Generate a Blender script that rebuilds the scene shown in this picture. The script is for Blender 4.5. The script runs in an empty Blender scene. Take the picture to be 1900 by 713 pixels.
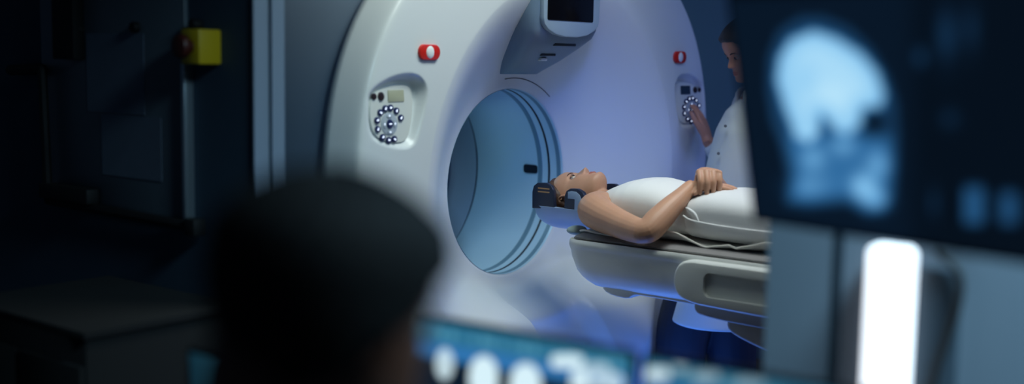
import bpy, bmesh, math, random
import numpy as np
from mathutils import Vector, Matrix
random.seed(4)
COL = bpy.context.scene.collection
SC = bpy.context.scene
PI = math.pi
def rad(a): return math.radians(a)

# ------------------------------------------------------------------ camera maths
FPX, PITCH, ROLL, CZ = 2200.0, 6.48, 1.04, 1.50
_p, _a = rad(PITCH), rad(ROLL)
CF = np.array([0, math.cos(_p), -math.sin(_p)])
_R = np.array([1.0, 0, 0]); _U = np.array([0, math.sin(_p), math.cos(_p)])
CR = _R*math.cos(_a) + _U*math.sin(_a)
CU = _U*math.cos(_a) - _R*math.sin(_a)
CAM = np.array([0, 0, CZ])
def ray(px, py): return CF + CR*(px-950)/FPX + CU*(356.5-py)/FPX
def at(px, py, Y):
    d = ray(px, py); return CAM + d*(Y/d[1])
def project(P):
    P = np.asarray(P, float) - CAM
    d = P @ CF
    return 950 + FPX*(P @ CR)/d, 356.5 - FPX*(P @ CU)/d
# room frame: u along the scanner face, s out of the bore along the table, z up
PHI = rad(52.07); C0 = np.array([-.0113, 4.3772, 0.0]); BZ = 1.04
UL = np.array([math.cos(PHI), math.sin(PHI), 0]); SL = np.array([math.sin(PHI), -math.cos(PHI), 0])
def G(u, s, z): return C0 + UL*u + SL*s + np.array([0, 0, z])
def onu(px, py, u):
    d = ray(px, py); t = (u - (CAM-C0) @ UL)/(d @ UL); P = CAM + d*t
    return float((P-C0) @ SL), float(P[2])
def ons(px, py, s):
    d = ray(px, py); t = (s - (CAM-C0) @ SL)/(d @ SL); P = CAM + d*t
    return float((P-C0) @ UL), float(P[2])

# ------------------------------------------------------------------ materials
def lin(c):
    if isinstance(c, str):
        c = [int(c[i:i+2], 16)/255 for i in (0, 2, 4)]
    return tuple(((x/12.92) if x <= .04045 else ((x+.055)/1.055)**2.4) for x in c)
MATS = {}
def mat(name, col, rough=.5, metal=0, emit=None, es=0, bump=0, bscale=200, var=0, vscale=8, coat=0, sss=0, spec=.5, stretch=None):
    if name in MATS: return MATS[name]
    m = bpy.data.materials.new(name); m.use_nodes = True
    nt = m.node_tree; b = nt.nodes['Principled BSDF']
    c = lin(col)
    b.inputs['Base Color'].default_value = (*c, 1)
    b.inputs['Roughness'].default_value = rough
    b.inputs['Metallic'].default_value = metal
    b.inputs['Specular IOR Level'].default_value = spec
    if coat: b.inputs['Coat Weight'].default_value = coat; b.inputs['Coat Roughness'].default_value = .15
    if sss:
        b.inputs['Subsurface Weight'].default_value = sss
        b.inputs['Subsurface Radius'].default_value = (.012, .005, .003); b.inputs['Subsurface Scale'].default_value = 1
    if emit is not None:
        b.inputs['Emission Color'].default_value = (*lin(emit), 1); b.inputs['Emission Strength'].default_value = es
    tc = nt.nodes.new('ShaderNodeTexCoord')
    src = tc.outputs['Object']
    if stretch:
        mp = nt.nodes.new('ShaderNodeMapping'); mp.inputs['Scale'].default_value = stretch
        nt.links.new(src, mp.inputs['Vector']); src = mp.outputs['Vector']
    if var:
        n = nt.nodes.new('ShaderNodeTexNoise'); n.inputs['Scale'].default_value = vscale; n.inputs['Detail'].default_value = 4
        r = nt.nodes.new('ShaderNodeValToRGB')
        r.color_ramp.elements[0].position = .3; r.color_ramp.elements[1].position = .7
        r.color_ramp.elements[0].color = (*[x*(1-var) for x in c], 1)
        r.color_ramp.elements[1].color = (*[min(1, x*(1+var)) for x in c], 1)
        nt.links.new(src, n.inputs['Vector']); nt.links.new(n.outputs['Fac'], r.inputs['Fac'])
        nt.links.new(r.outputs['Color'], b.inputs['Base Color'])
    if bump:
        n = nt.nodes.new('ShaderNodeTexNoise'); n.inputs['Scale'].default_value = bscale; n.inputs['Detail'].default_value = 3
        bp = nt.nodes.new('ShaderNodeBump'); bp.inputs['Strength'].default_value = bump; bp.inputs['Distance'].default_value = .004
        nt.links.new(src, n.inputs['Vector']); nt.links.new(n.outputs['Fac'], bp.inputs['Height'])
        nt.links.new(bp.outputs['Normal'], b.inputs['Normal'])
    MATS[name] = m
    return m

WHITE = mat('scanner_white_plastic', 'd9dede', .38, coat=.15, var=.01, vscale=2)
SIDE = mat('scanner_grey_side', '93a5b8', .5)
BORE = mat('bore_liner', 'a9c6d6', .3, coat=.2)
BAND = mat('bore_band_grey', '5f7f90', .35)
BLACKGAP = mat('bore_gap_black', '0b1420', .4)
CONS = mat('console_blue', '6d8398', .4)
CONS2 = mat('console_bezel', '95a8b2', .4)
BLACK = mat('black_plastic', '0a0a0c', .35)
BLACKM = mat('black_matt', '0b0b0d', .7)
SCREENOFF = mat('dark_screen_glass', '0d0c0d', .18)
RED = mat('red_button', 'd2261c', .35)
IVORY = mat('button_white', 'e9ecea', .4)
PLATE = mat('panel_plate', 'd2d5d0', .45)
GREYK = mat('grey_key', 'a6b0ba', .4)
NAVYK = mat('navy_key', '1b2a55', .35)
GLYPH = mat('lit_glyph', 'ffffff', .4, emit='d5e4ff', es=1.1)
MAROON = mat('dark_maroon_knob', '2c2024', .35)
TABLE = mat('table_plastic', 'd6d9d6', .4, var=.01, vscale=3)
TABLEG = mat('table_grey', '9c9a98', .5)
PADM = mat('pad_grey', '7d7b7c', .75, bump=.1)
SHEETM = mat('sheet_white', 'd8d8d2', .8, bump=.15, bscale=60)
NAVY = mat('holder_navy', '18233a', .4)
HBASE = mat('holder_blue_grey', '8fa6c4', .3)
TAN = mat('holder_tan_stripe', 'b58d5e', .5)
SKIN = mat('skin_fair', 'c4957a', .5, sss=.12, var=.05, vscale=14, bump=.03, bscale=150)
SKINO = mat('skin_operator', 'b9836d', .5, sss=.1, var=.05, vscale=14)
SKIND = mat('skin_brown', '5a3626', .45, var=.06, vscale=14)
LIP = mat('lips', 'b0685c', .4)
BROW = mat('eyebrow_brown', '5a3a2a', .8)
EYEW = mat('eye_white', 'b8aca4', .2)
IRIS = mat('iris_dark', '2a2018', .15)
HAIRB = mat('hair_brown', '4a3023', .55, bump=.6, bscale=60, stretch=(1, .15, 1))
HAIRD = mat('hair_dark', '0f0b0a', .5, bump=.6, bscale=60, stretch=(1, 1, .2))
HAIRK = mat('hair_black', '0b0a0a', .8, bump=.8, bscale=120, var=.3, vscale=60, spec=.25)
TOP = mat('white_cotton_top', 'e4e6e6', .85, bump=.12, bscale=40)
PANTS = mat('white_trousers', 'dcdee0', .85, bump=.25, bscale=22)
COATM = mat('lab_coat_white', 'c9d2d3', .8, bump=.3, bscale=14)
NAVYP = mat('navy_trousers', '0e1829', .8)
SHIRT = mat('dark_shirt', '14161c', .85)
SHOE = mat('white_shoe', 'b8b8b8', .6)
SNAP = mat('grey_snap', '5d646c', .4)
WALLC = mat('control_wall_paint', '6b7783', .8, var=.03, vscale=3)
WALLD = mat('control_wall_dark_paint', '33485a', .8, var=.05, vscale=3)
TRIM = mat('frame_paint', '708295', .5)
TRIMD = mat('frame_seam', '2b3843', .6)
WALLS = mat('scan_wall_paint', '86a9c4', .8, var=.02, vscale=2)
WALLB = mat('scan_back_wall', '87a0ac', .8, var=.03, vscale=2)
CAB = mat('cabinet_slate', '3f4c55', .5)
FLOORS = mat('scan_floor_vinyl', '6a5a4e', .5, var=.06, vscale=20)
FLOORC = mat('control_floor_carpet', '22252a', .9, var=.1, vscale=60)
CEIL = mat('ceiling_paint', '9aa2a8', .9, var=.02, vscale=2)
YEL = mat('yellow_box', 'd8b418', .5)
YELK = mat('stop_knob', '4a1a12', .45)
BOARD = mat('board_enamel', '59646d', .35, var=.04, vscale=2)
ALU = mat('aluminium_frame', 'aebac2', .3, metal=.8)
PAPER = mat('paper_sheet', '6a7686', .9, var=.06, vscale=9)
DESKM = mat('desk_laminate', '2a2d33', .5, var=.1, vscale=9)
LAMPW = mat('lamp_diffuser', 'ffffff', .5, emit='f3f7ff', es=1.3)
DARKC = mat('dark_cabinet', '060708', .95)
NICHE = mat('dark_niche_panel', '27343f', .6)
RUBBER = mat('cable_rubber', '0c1014', .6)

# ------------------------------------------------------------------ mesh helpers
def tag(o, label=None, cat=None, group=None, kind=None):
    if label: o['label'] = label
    if cat: o['category'] = cat
    if group: o['group'] = group
    if kind: o['kind'] = kind
    return o
def empty(name, loc, rz=0.0):
    o = bpy.data.objects.new(name, None); COL.objects.link(o)
    o.location = tuple(float(x) for x in loc); o.rotation_euler = (0, 0, rz); o.empty_display_size = .05
    return o
def link(name, me, parent=None, mats=()):
    o = bpy.data.objects.new(name, me); COL.objects.link(o)
    for m in mats: me.materials.append(m)
    if parent: o.parent = parent
    return o
class MB:
    def __init__(s): s.v = []; s.f = []; s.m = []; s.n = 0
    def add(s, vs, fs, mi=0):
        s.v.extend([tuple(map(float, v)) for v in vs]); s.f.extend([tuple(i+s.n for i in f) for f in fs]); s.m.extend([mi]*len(fs)); s.n += len(vs)
        return s
    def addbm(s, bm, mi=0):
        bm.verts.index_update()
        s.add([v.co[:] for v in bm.verts], [[v.index for v in f.verts] for f in bm.faces], mi); bm.free(); return s
    def box(s, c, size, bev=0, mi=0, M=None, seg=2):
        bm = bmesh.new(); bmesh.ops.create_cube(bm, size=1)
        for v in bm.verts: v.co = Vector((v.co.x*size[0], v.co.y*size[1], v.co.z*size[2]))
        if bev: bmesh.ops.bevel(bm, geom=bm.edges[:], offset=bev, segments=seg, affect='EDGES', profile=.5)
        for v in bm.verts:
            if M is not None: v.co = M @ v.co
            v.co += Vector(tuple(map(float, c)))
        return s.addbm(bm, mi)
    def prism(s, poly, h0, h1, M=None, bev=0, mi=0, seg=2):
        """poly in local xy, extruded along z from h0 to h1, then M"""
        bm = bmesh.new()
        a = [bm.verts.new((p[0], p[1], h0)) for p in poly]; b = [bm.verts.new((p[0], p[1], h1)) for p in poly]
        n = len(poly)
        f0 = bm.faces.new(a[::-1]); f1 = bm.faces.new(b)
        for i in range(n): bm.faces.new((a[i], a[(i+1) % n], b[(i+1) % n], b[i]))
        bmesh.ops.recalc_face_normals(bm, faces=bm.faces[:])
        if bev:
            es = [e for e in bm.edges if any(len(f.verts) == n and n > 4 or f in (f0, f1) for f in e.link_faces)]
            bmesh.ops.bevel(bm, geom=es, offset=bev, segments=seg, affect='EDGES', profile=.5)
        if M is not None: bmesh.ops.transform(bm, matrix=M, verts=bm.verts[:])
        return s.addbm(bm, mi)
    def tube(s, pts, r, n=14, mi=0, rx=None, xd=None):
        v, f = tube_mesh(pts, r, n, rx, xd); return s.add(v, f, mi)
    def cyl(s, a, b, r, n=24, mi=0, bev=0):
        a = np.array(a, float); b = np.array(b, float); d = (b-a)/np.linalg.norm(b-a)
        if bev: pts = [a, a+d*bev*.3, a+d*bev, b-d*bev, b-d*bev*.3, b]; rr = [r-bev, r-bev*.3, r, r, r-bev*.3, r-bev]
        else: pts = [a, b]; rr = [r, r]
        v, f = tube_mesh(pts, rr, n, cap='flat'); return s.add(v, f, mi)
    def build(s, name, mats, parent=None, smooth=40):
        me = bpy.data.meshes.new(name); me.from_pydata(s.v, [], s.f)
        if not isinstance(mats, (list, tuple)): mats = [mats]
        o = link(name, me, parent, mats)
        me.polygons.foreach_set('material_index', s.m)
        fixn(me)
        if smooth:
            me.shade_smooth(); me.set_sharp_from_angle(angle=rad(smooth))
        me.update()
        return o
def fixn(me):
    bm = bmesh.new(); bm.from_mesh(me); bmesh.ops.recalc_face_normals(bm, faces=bm.faces[:]); bm.to_mesh(me); bm.free()
def frames(pts):
    pts = np.array(pts, float); n = len(pts); T = []
    for i in range(n):
        t = pts[min(i+1, n-1)] - pts[max(i-1, 0)]; T.append(t/(np.linalg.norm(t)+1e-9))
    return pts, T
def spline(pts, cols, sub=5):
    A = np.concatenate([np.array(pts, float)]+[np.array(c, float)[:, None] for c in cols], 1)
    B = np.concatenate([[2*A[0]-A[1]], A, [2*A[-1]-A[-2]]]); out = []
    for i in range(len(A)-1):
        p0, p1, p2, p3 = B[i:i+4]
        d1, d2, d0 = np.linalg.norm((p2-p1)[:3]), np.linalg.norm((p3-p2)[:3]), np.linalg.norm((p1-p0)[:3])
        m1 = (p2-p0)*d1/(d0+d1+1e-9); m2 = (p3-p1)*d1/(d1+d2+1e-9)
        for k in range(sub):
            q = k/sub; out.append((2*q**3-3*q**2+1)*p1+(q**3-2*q**2+q)*m1+(-2*q**3+3*q**2)*p2+(q**3-q**2)*m2)
    out.append(A[-1]); out = np.array(out)
    return out[:, :3], [list(out[:, 3+i]) for i in range(len(cols))]
def tube_mesh(pts, r, n=14, rx=None, xd=None, cap='round'):
    """r: radius list (or the radius across xd when rx gives the one along xd)"""
    pts, T = frames(pts); k = len(pts)
    r = [r]*k if np.isscalar(r) else list(r); rx = r if rx is None else ([rx]*k if np.isscalar(rx) else list(rx))
    if cap == 'round' and 2 < k < 14:
        pts, (r, rx) = spline(pts, (r, rx)); pts, T = frames(pts)
    x = np.array(xd, float) if xd is not None else (np.array([0, 0, 1.0]) if abs(T[0][2]) < .9 else np.array([1.0, 0, 0]))
    rings = []
    if cap == 'round':
        P = [pts[0]-T[0]*min(r[0], rx[0])*.75, pts[0]-T[0]*min(r[0], rx[0])*.45] + list(pts) + [pts[-1]+T[-1]*min(r[-1], rx[-1])*.45, pts[-1]+T[-1]*min(r[-1], rx[-1])*.75]
        TT = [T[0], T[0]] + T + [T[-1], T[-1]]
        RR = [r[0]*.5, r[0]*.85] + r + [r[-1]*.85, r[-1]*.5]; RX = [rx[0]*.5, rx[0]*.85] + rx + [rx[-1]*.85, rx[-1]*.5]
    else: P, TT, RR, RX = list(pts), T, r, rx
    v = []
    for p, t, a, b in zip(P, TT, RX, RR):
        x = x - t*(x @ t); x = x/(np.linalg.norm(x)+1e-9); y = np.cross(t, x)
        for i in range(n):
            an = 2*PI*i/n; v.append(p + x*a*math.cos(an) + y*b*math.sin(an))
    f = []; K = len(P)
    for j in range(K-1):
        for i in range(n):
            f.append((j*n+i, j*n+(i+1) % n, (j+1)*n+(i+1) % n, (j+1)*n+i))
    f.append(tuple(range(n))[::-1]); f.append(tuple(range((K-1)*n, K*n)))
    return v, f
def ellipsoid(c, r, M=None, nu=24, nv=14):
    v = [(0, 0, -1)]; f = []
    for j in range(1, nv):
        a = -PI/2 + PI*j/nv
        for i in range(nu): b = 2*PI*i/nu; v.append((math.cos(a)*math.cos(b), math.cos(a)*math.sin(b), math.sin(a)))
    v.append((0, 0, 1)); top = len(v)-1
    for i in range(nu): f.append((0, 1+(i+1) % nu, 1+i)); f.append((top, top-nu+i, top-nu+(i+1) % nu))
    for j in range(nv-2):
        for i in range(nu):
            a = 1+j*nu; f.append((a+i, a+(i+1) % nu, a+nu+(i+1) % nu, a+nu+i))
    V = np.array(v)*np.array(r)
    if M is not None: V = V @ np.array(M).T
    return V + np.array(c), f
def loft(secs, n=36, e=2.4):
    """secs: (center, xvec, yvec) half-axis vectors; superellipse sections, capped"""
    v = []; f = []
    for c, x, y in secs:
        c, x, y = np.array(c, float), np.array(x, float), np.array(y, float)
        for i in range(n):
            a = 2*PI*i/n; ca, sa = math.cos(a), math.sin(a)
            v.append(c + x*math.copysign(abs(ca)**(2/e), ca) + y*math.copysign(abs(sa)**(2/e), sa))
    for j in range(len(secs)-1):
        for i in range(n): f.append((j*n+i, j*n+(i+1) % n, (j+1)*n+(i+1) % n, (j+1)*n+i))
    f.append(tuple(range(n))[::-1]); f.append(tuple(range((len(secs)-1)*n, len(secs)*n)))
    return v, f
def fuse(name, mb, voxel, mats, parent=None, smooth=4, factor=.5):
    """one continuous surface out of overlapping closed pieces"""
    me = bpy.data.meshes.new('tmp'); me.from_pydata(mb.v, [], mb.f); fixn(me)
    o = bpy.data.objects.new('tmp', me); COL.objects.link(o)
    # outward normals per island are needed for a clean voxel volume
    r = o.modifiers.new('r', 'REMESH'); r.mode = 'VOXEL'; r.voxel_size = voxel; r.use_smooth_shade = True
    if smooth:
        s = o.modifiers.new('s', 'SMOOTH'); s.iterations = smooth; s.factor = factor
    dg = bpy.context.evaluated_depsgraph_get(); dg.update()
    out = bpy.data.meshes.new_from_object(o.evaluated_get(dg))
    bpy.data.objects.remove(o); bpy.data.meshes.remove(me)
    out.name = name; out.materials.clear()
    if not isinstance(mats, (list, tuple)): mats = [mats]
    ob = link(name, out, parent, mats); out.shade_smooth()
    return ob
def boolean(o, cutter_mb, mats_extra=()):
    me = bpy.data.meshes.new('cut'); me.from_pydata(cutter_mb.v, [], cutter_mb.f); fixn(me)
    c = bpy.data.objects.new('cut', me); COL.objects.link(c)
    par = o.parent; o.parent = None
    md = o.modifiers.new('b', 'BOOLEAN'); md.object = c; md.operation = 'DIFFERENCE'; md.solver = 'EXACT'
    dg = bpy.context.evaluated_depsgraph_get(); dg.update()
    out = bpy.data.meshes.new_from_object(o.evaluated_get(dg))
    o.modifiers.clear(); old = o.data; o.data = out; out.name = old.name
    bpy.data.objects.remove(c); bpy.data.meshes.remove(me)
    out.shade_smooth(); out.set_sharp_from_angle(angle=rad(30)); o.parent = par
def rrect(w, h, r, n=5, cx=0, cy=0):
    p = []
    for (sx, sy, a0) in ((1, 1, 0), (-1, 1, 90), (-1, -1, 180), (1, -1, 270)):
        for k in range(n+1):
            a = rad(a0 + 90*k/n); p.append((cx + sx*(w/2-r) + r*math.cos(a), cy + sy*(h/2-r) + r*math.sin(a)))
    return p
def chaikin(poly, it=2):
    for _ in range(it):
        q = []
        for i in range(len(poly)):
            a, b = np.array(poly[i]), np.array(poly[(i+1) % len(poly)])
            q += [tuple(a*.75+b*.25), tuple(a*.25+b*.75)]
        poly = q
    return poly
def sdf_poly(x, y, poly):
    """signed distance, negative inside (numpy arrays)"""
    d = np.full(x.shape, 1e9); ins = np.zeros(x.shape, bool); n = len(poly)
    for i in range(n):
        ax, ay = poly[i]; bx, by = poly[(i+1) % n]
        ex, ey = bx-ax, by-ay; L = ex*ex+ey*ey+1e-12
        t = np.clip(((x-ax)*ex+(y-ay)*ey)/L, 0, 1)
        d = np.minimum(d, np.hypot(x-ax-t*ex, y-ay-t*ey))
        c = ((ay > y) != (by > y)) & (x < (bx-ax)*(y-ay)/((by-ay) if by != ay else 1e-12)+ax); ins ^= c
    return np.where(ins, -d, d)
def sstep(a, b, x):
    t = np.clip((x-a)/(b-a), 0, 1); return t*t*(3-2*t)
def basis(x, y, z, o=(0, 0, 0)):
    return Matrix(((x[0], y[0], z[0], o[0]), (x[1], y[1], z[1], o[1]), (x[2], y[2], z[2], o[2]), (0, 0, 0, 1)))
class Frame:
    """a thing whose parts are drawn in room coordinates (u, s, z) around its root"""
    def __init__(f, name, u, s, z):
        f.o = np.array([u, -s, z]); f.root = empty(name, G(u, s, z), PHI)
    def L(f, u, s, z): return np.array([u, -s, z], float) - f.o
def thing_uz(name, u, s, z): return Frame(name, u, s, z)

# ================================================================== THE SCANNER
gf = Frame('scanner_gantry', 0, 0, 0); gan = gf.root
tag(gan, 'large white ring-shaped medical scanner with round bore and glowing control panels', 'scanner')
W, HT, HB, SF, RB = 1.075, .955, 1.02, .26, .345
def outline(th):
    c, s = np.abs(np.cos(th)), np.sin(th)
    up = 1/((c/W)**2.5 + (np.abs(s)/HT)**2.5)**(1/2.5)
    dn = 1/((c/W)**6 + (np.abs(s)/HB)**6)**(1/6)
    return np.where(s >= 0, up, dn)
POCKET = [(1.001, 1.356), (.988, 1.402), (.894, 1.441), (.796, 1.449), (.745, 1.416), (.746, 1.359), (.779, 1.261), (.803, 1.226), (.857, 1.218), (.96, 1.24), (.998, 1.273)]
PLATEP = [(.986, 1.335), (.968, 1.385), (.901, 1.406), (.815, 1.414), (.784, 1.400), (.782, 1.343), (.803, 1.268), (.832, 1.240), (.888, 1.240), (.945, 1.252), (.978, 1.278)]
POCKET = chaikin(POCKET, 2)
def floor_s(a, z):  # sloping pocket floor
    return .243 - .075*np.clip(.99-a, -.05, .3) - .010*np.clip((z-1.33)/.12, -1, 1)
def face_s(u, z):
    zz = z-BZ; r = np.hypot(u, zz); th = np.arctan2(zz, u); R = outline(th)
    t = np.clip((r-RB)/(.74-RB), 0, 1)
    fun = SF*(1-(1-t)**1.75*(1+.55*t))
    fun = SF*np.clip(.35*t + .65*sstep(0, 1, t), 0, 1)
    e = np.clip(R-r, 0, .2)
    q = .036-e; drop = .5*(q+np.sqrt(q*q+.010**2))*2.6
    s = fun - drop
    # lower channel under the bore, flaring towards the table
    low = sstep(.355, .50, r)*(zz < 0)*sstep(.75, .30, np.abs(u))
    s = s + .13*low*sstep(.74, .55, z)
    ch = sstep(-.135, -.115, u)*sstep(.235, .17, u)*sstep(.40, .56, r)*(zz < 0)
    s = s - .065*ch
    a = np.abs(u)
    d = sdf_poly(a.ravel(), z.ravel(), POCKET).reshape(a.shape)
    k = sstep(.004, -.026, d)
    return s*(1-k) + np.minimum(s, floor_s(a, z))*k
def build_front():
    NT = 1500; rr = np.concatenate([np.linspace(0, 1, 150)])
    th = np.linspace(0, 2*PI, NT, endpoint=False)
    R = outline(th)
    # crisp outer edge: denser rings there
    rr = 1-(1-rr)**1.15
    r = RB + (R[None, :]-RB)*rr[:, None]
    u = r*np.cos(th)[None]; z = BZ + r*np.sin(th)[None]
    s = face_s(u, z)
    s[0] = np.where(True, s[0]-.004, 0)
    rows = [np.stack([u, -s, z], -1)]
    base = s[-1].mean()
    for ds, k in ((.0, .998), (.012, .995), (.02, .985), (.02, .93)):
        rows.append(np.stack([R*k*np.cos(th), np.full(NT, -(.15-ds)), BZ+R*k*np.sin(th)], -1)[None])
    # rounded lip into the bore
    V = np.concatenate(rows, 0); n = V.shape[0]
    idx = np.arange(n*NT).reshape(n, NT)
    a = idx[:-1]; b = idx[1:]
    F = np.stack([a, np.roll(a, -1, 1), np.roll(b, -1, 1), b], -1).reshape(-1, 4)
    me = bpy.data.meshes.new('front_cover'); me.from_pydata(V.reshape(-1, 3).tolist(), [], F.tolist())
    o = link('front_cover', me, gan, [WHITE]); fixn(me); me.shade_smooth(); me.set_sharp_from_angle(angle=rad(55))
    return o
build_front()
# rear body: rounded ring behind the cover, open through the bore
def ring_shell(name, rows, m, parent, closed=False, NT=240, inner=None):
    th = np.linspace(0, 2*PI, NT, endpoint=False); V = []
    for fn in rows: V.append(fn(th))
    V = np.stack(V, 0); n = V.shape[0]; idx = np.arange(n*NT).reshape(n, NT); a = idx[:-1]; b = idx[1:]
    F = np.stack([a, np.roll(a, -1, 1), np.roll(b, -1, 1), b], -1).reshape(-1, 4)
    me = bpy.data.meshes.new(name); me.from_pydata(V.reshape(-1, 3).tolist(), [], F.tolist())
    o = link(name, me, parent, [m]); fixn(me); me.shade_smooth(); me.set_sharp_from_angle(angle=rad(40)); return o
def orow(off, s): return lambda th: np.stack([(outline(th)-off)*np.cos(th), np.full(th.shape, -s), BZ+(outline(th)-off)*np.sin(th)], -1)
def crow(r, s): return lambda th: np.stack([r*np.cos(th), np.full(th.shape, -s), BZ+r*np.sin(th)], -1)
BL = .46
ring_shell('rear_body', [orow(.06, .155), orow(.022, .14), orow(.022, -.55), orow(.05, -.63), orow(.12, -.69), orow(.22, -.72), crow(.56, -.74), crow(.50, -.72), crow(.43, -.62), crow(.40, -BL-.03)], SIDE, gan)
ring_shell('bore_tube', [crow(RB, -.002), crow(RB-.001, -.008), crow(RB+.001, -.02), crow(RB+.004, -.12), crow(.362, -.3), crow(.376, -BL), crow(.384, -BL-.01), crow(.40, -BL), crow(.395, -.02), crow(RB+.004, .0)], BORE, gan, NT=320)
def band(name, s0, s1, m, dr=.0022):
    def rad_at(s): return float(np.interp(-s, [.02, .12, .3, .46], [RB+.001, RB+.004, .362, .376]))
    return ring_shell(name, [crow(rad_at(s0), s0), crow(rad_at(s0)-dr, s0-.001), crow(rad_at(s1)-dr, s1+.001), crow(rad_at(s1), s1)], m, gan, NT=320)
band('bore_ring', -.012, -.032, BAND)
band('bore_ring', -.105, -.127, BAND)
band('scan_slit', -.066, -.076, BLACKGAP, .0015)
# window on the bore wall
def bore_patch(name, ang, sc, wa, ws, m, r, h=.004, parent=gan):
    mb = MB(); poly = rrect(wa, ws, min(wa, ws)*.3)
    th0 = rad(ang)
    def put(p, rr): th = th0 + p[0]/.35; return (rr*math.cos(th), -(sc+p[1]), BZ+rr*math.sin(th))
    n = len(poly); v = [put(p, r+.004) for p in poly] + [put(p, r-h) for p in poly]
    f = [tuple(range(n)), tuple(range(n, 2*n))] + [(i, (i+1) % n, n+(i+1) % n, n+i) for i in range(n)]
    mb.add(v, f); return mb.build(name, m, parent)
bore_patch('laser_window', 2.5, -.165, .034, .07, BLACKGAP, .352)
# thin seam arc on the funnel over the bore
pts = []
for k in range(15):
    th = rad(98-3.1*k); r = .385; u = r*math.cos(th); z = BZ+r*math.sin(th)
    pts.append((u, -(float(face_s(np.array([u]), np.array([z]))[0])+.0005), z))
MB().tube(pts, .0016, 6).build('cover_seam', TRIMD, gan)

# red emergency buttons with a white oval
def red_button(u, z, parent):
    s = float(face_s(np.array([u]), np.array([z]))[0])
    Mx = basis((1, 0, 0), (0, 0, 1), (0, -1, 0), (u, -s, z))
    b = MB().prism(rrect(.094, .047, .0234, 7), -.01, .009, Mx, bev=.003).build('emergency_button', RED, parent)
    tag(b, 'red emergency button with a white oval centre')
    mb = MB(); v, f = ellipsoid((0, 0, 0), (.0185, .020, .006)); V = [Mx @ Vector((p[0], p[1], p[2]+.0075)) for p in v]
    mb.add(V, f); mb.build('push_cap', IVORY, b)
red_button(-.742, 1.511, gan); red_button(.766, 1.513, gan)

# control panels in their pockets
def control_panel(sg):
    """sg -1 left of the bore, +1 right"""
    c = np.array([.90, 1.33])
    def S(a, z, h=0): return (sg*a, -(float(floor_s(np.array(a), np.array(z)))+h), z)
    P = chaikin(PLATEP, 2)
    n = len(P); mb = MB()
    def ringv(sc, h): return [S(*(c+(np.array(p)-c)*sc), h) for p in P]
    v = ringv(1, -.01) + ringv(1, .007) + ringv(.985, .010); f = []
    for j in range(2):
        for i in range(n): f.append((j*n+i, j*n+(i+1) % n, (j+1)*n+(i+1) % n, (j+1)*n+i))
    f.append(tuple(range(2*n, 3*n)))
    mb.add(v, f)
    pan = mb.build('control_panel', PLATE, gan, 50)
    tag(pan, 'rounded panel with a ring of lit keys')
    # plate basis
    o = Vector(S(.90, 1.30, .010)); ax = Vector(S(.91, 1.30, .010))-o; az = Vector(S(.90, 1.31, .010))-o
    if sg > 0: pass
    ax = ax*(sg) if sg > 0 else -ax          # +x to the right of the viewer
    ax.normalize(); az.normalize(); nz = ax.cross(az).normalized()
    def M(a, z):
        p = Vector(S(a, z, .010)); return basis(ax, az, nz, p)
    def disc(a, z, r, h, name, m, mats=None, sx=1.0):
        q = MB().prism([(r*sx*math.cos(t*2*PI/24), r*math.sin(t*2*PI/24)) for t in range(24)], -.004, h, M(a, z), bev=min(.0012, h*.4))
        return q
    ca, cz = (.900, 1.297)
    # dial base and ring keys
    disc(ca, cz, .034, .002, '', None, sx=1.1).build('dial', GREYK, pan)
    q = disc(ca, cz, .0135, .006, '', None); mm = M(ca, cz)
    q.prism(rrect(.011, .0035, .001), .005, .0068, mm, mi=1); q.build('enter_key', [NAVYK, GLYPH], pan)
    for k, ang in enumerate((90, 0, 270, 180)):
        x, y = .0235*math.cos(rad(ang)), .0235*math.sin(rad(ang))
        mk = mm @ Matrix.Translation((x, y, 0)) @ Matrix.Rotation(rad(ang-90), 4, 'Z')
        q = MB().prism(chaikin([(-.011, -.006), (.011, -.006), (.013, .003), (0, .0075), (-.013, .003)], 1), 0, .004, mk, bev=.0008)
        q.prism([(-.004, -.001), (.004, -.001), (.0, .004)], .0035, .0047, mk, mi=1)
        q.build('arrow_key', [GREYK, GLYPH], pan)
    rng = random.Random(7)
    for k, ang in enumerate((20, 53, 82, 106, 133, 165, 196, 232, 262, 288)):
        mk = mm @ Matrix.Translation((.0575*math.cos(rad(ang)), .0480*math.sin(rad(ang)), 0))
        q = MB().prism([(.0120*math.cos(t*2*PI/20), .0100*math.sin(t*2*PI/20)) for t in range(20)], -.003, .005, mk, bev=.0012)
        ra = rng.uniform(0, PI)
        mg = mk @ Matrix.Rotation(ra, 4, 'Z')
        q.prism(rrect(.0090, .0034, .0012), .0045, .0058, mg, mi=1)
        q.prism(rrect(.0036, .0060, .0012, cx=rng.choice((-.002, .002)), cy=.001), .0045, .0059, mg, mi=1)
        q.build('key', [NAVYK, GLYPH], pan)
    for a, r in ((.963, .0095), (.932, .0130)):
        MB().prism([(r*math.cos(t*2*PI/24), r*math.sin(t*2*PI/24)) for t in range(24)], -.004, .005, M(a, 1.379), bev=.002).build('knob', MAROON, pan)
    MB().prism(rrect(.075 if sg < 0 else .07, .036, .004), -.004, .002, M(.862, 1.379), bev=.001).build('display', mat('pale_display', 'a7a890', .3) if sg < 0 else mat('dark_display', '2b3b48', .25), pan)
control_panel(-1); control_panel(1)

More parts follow.
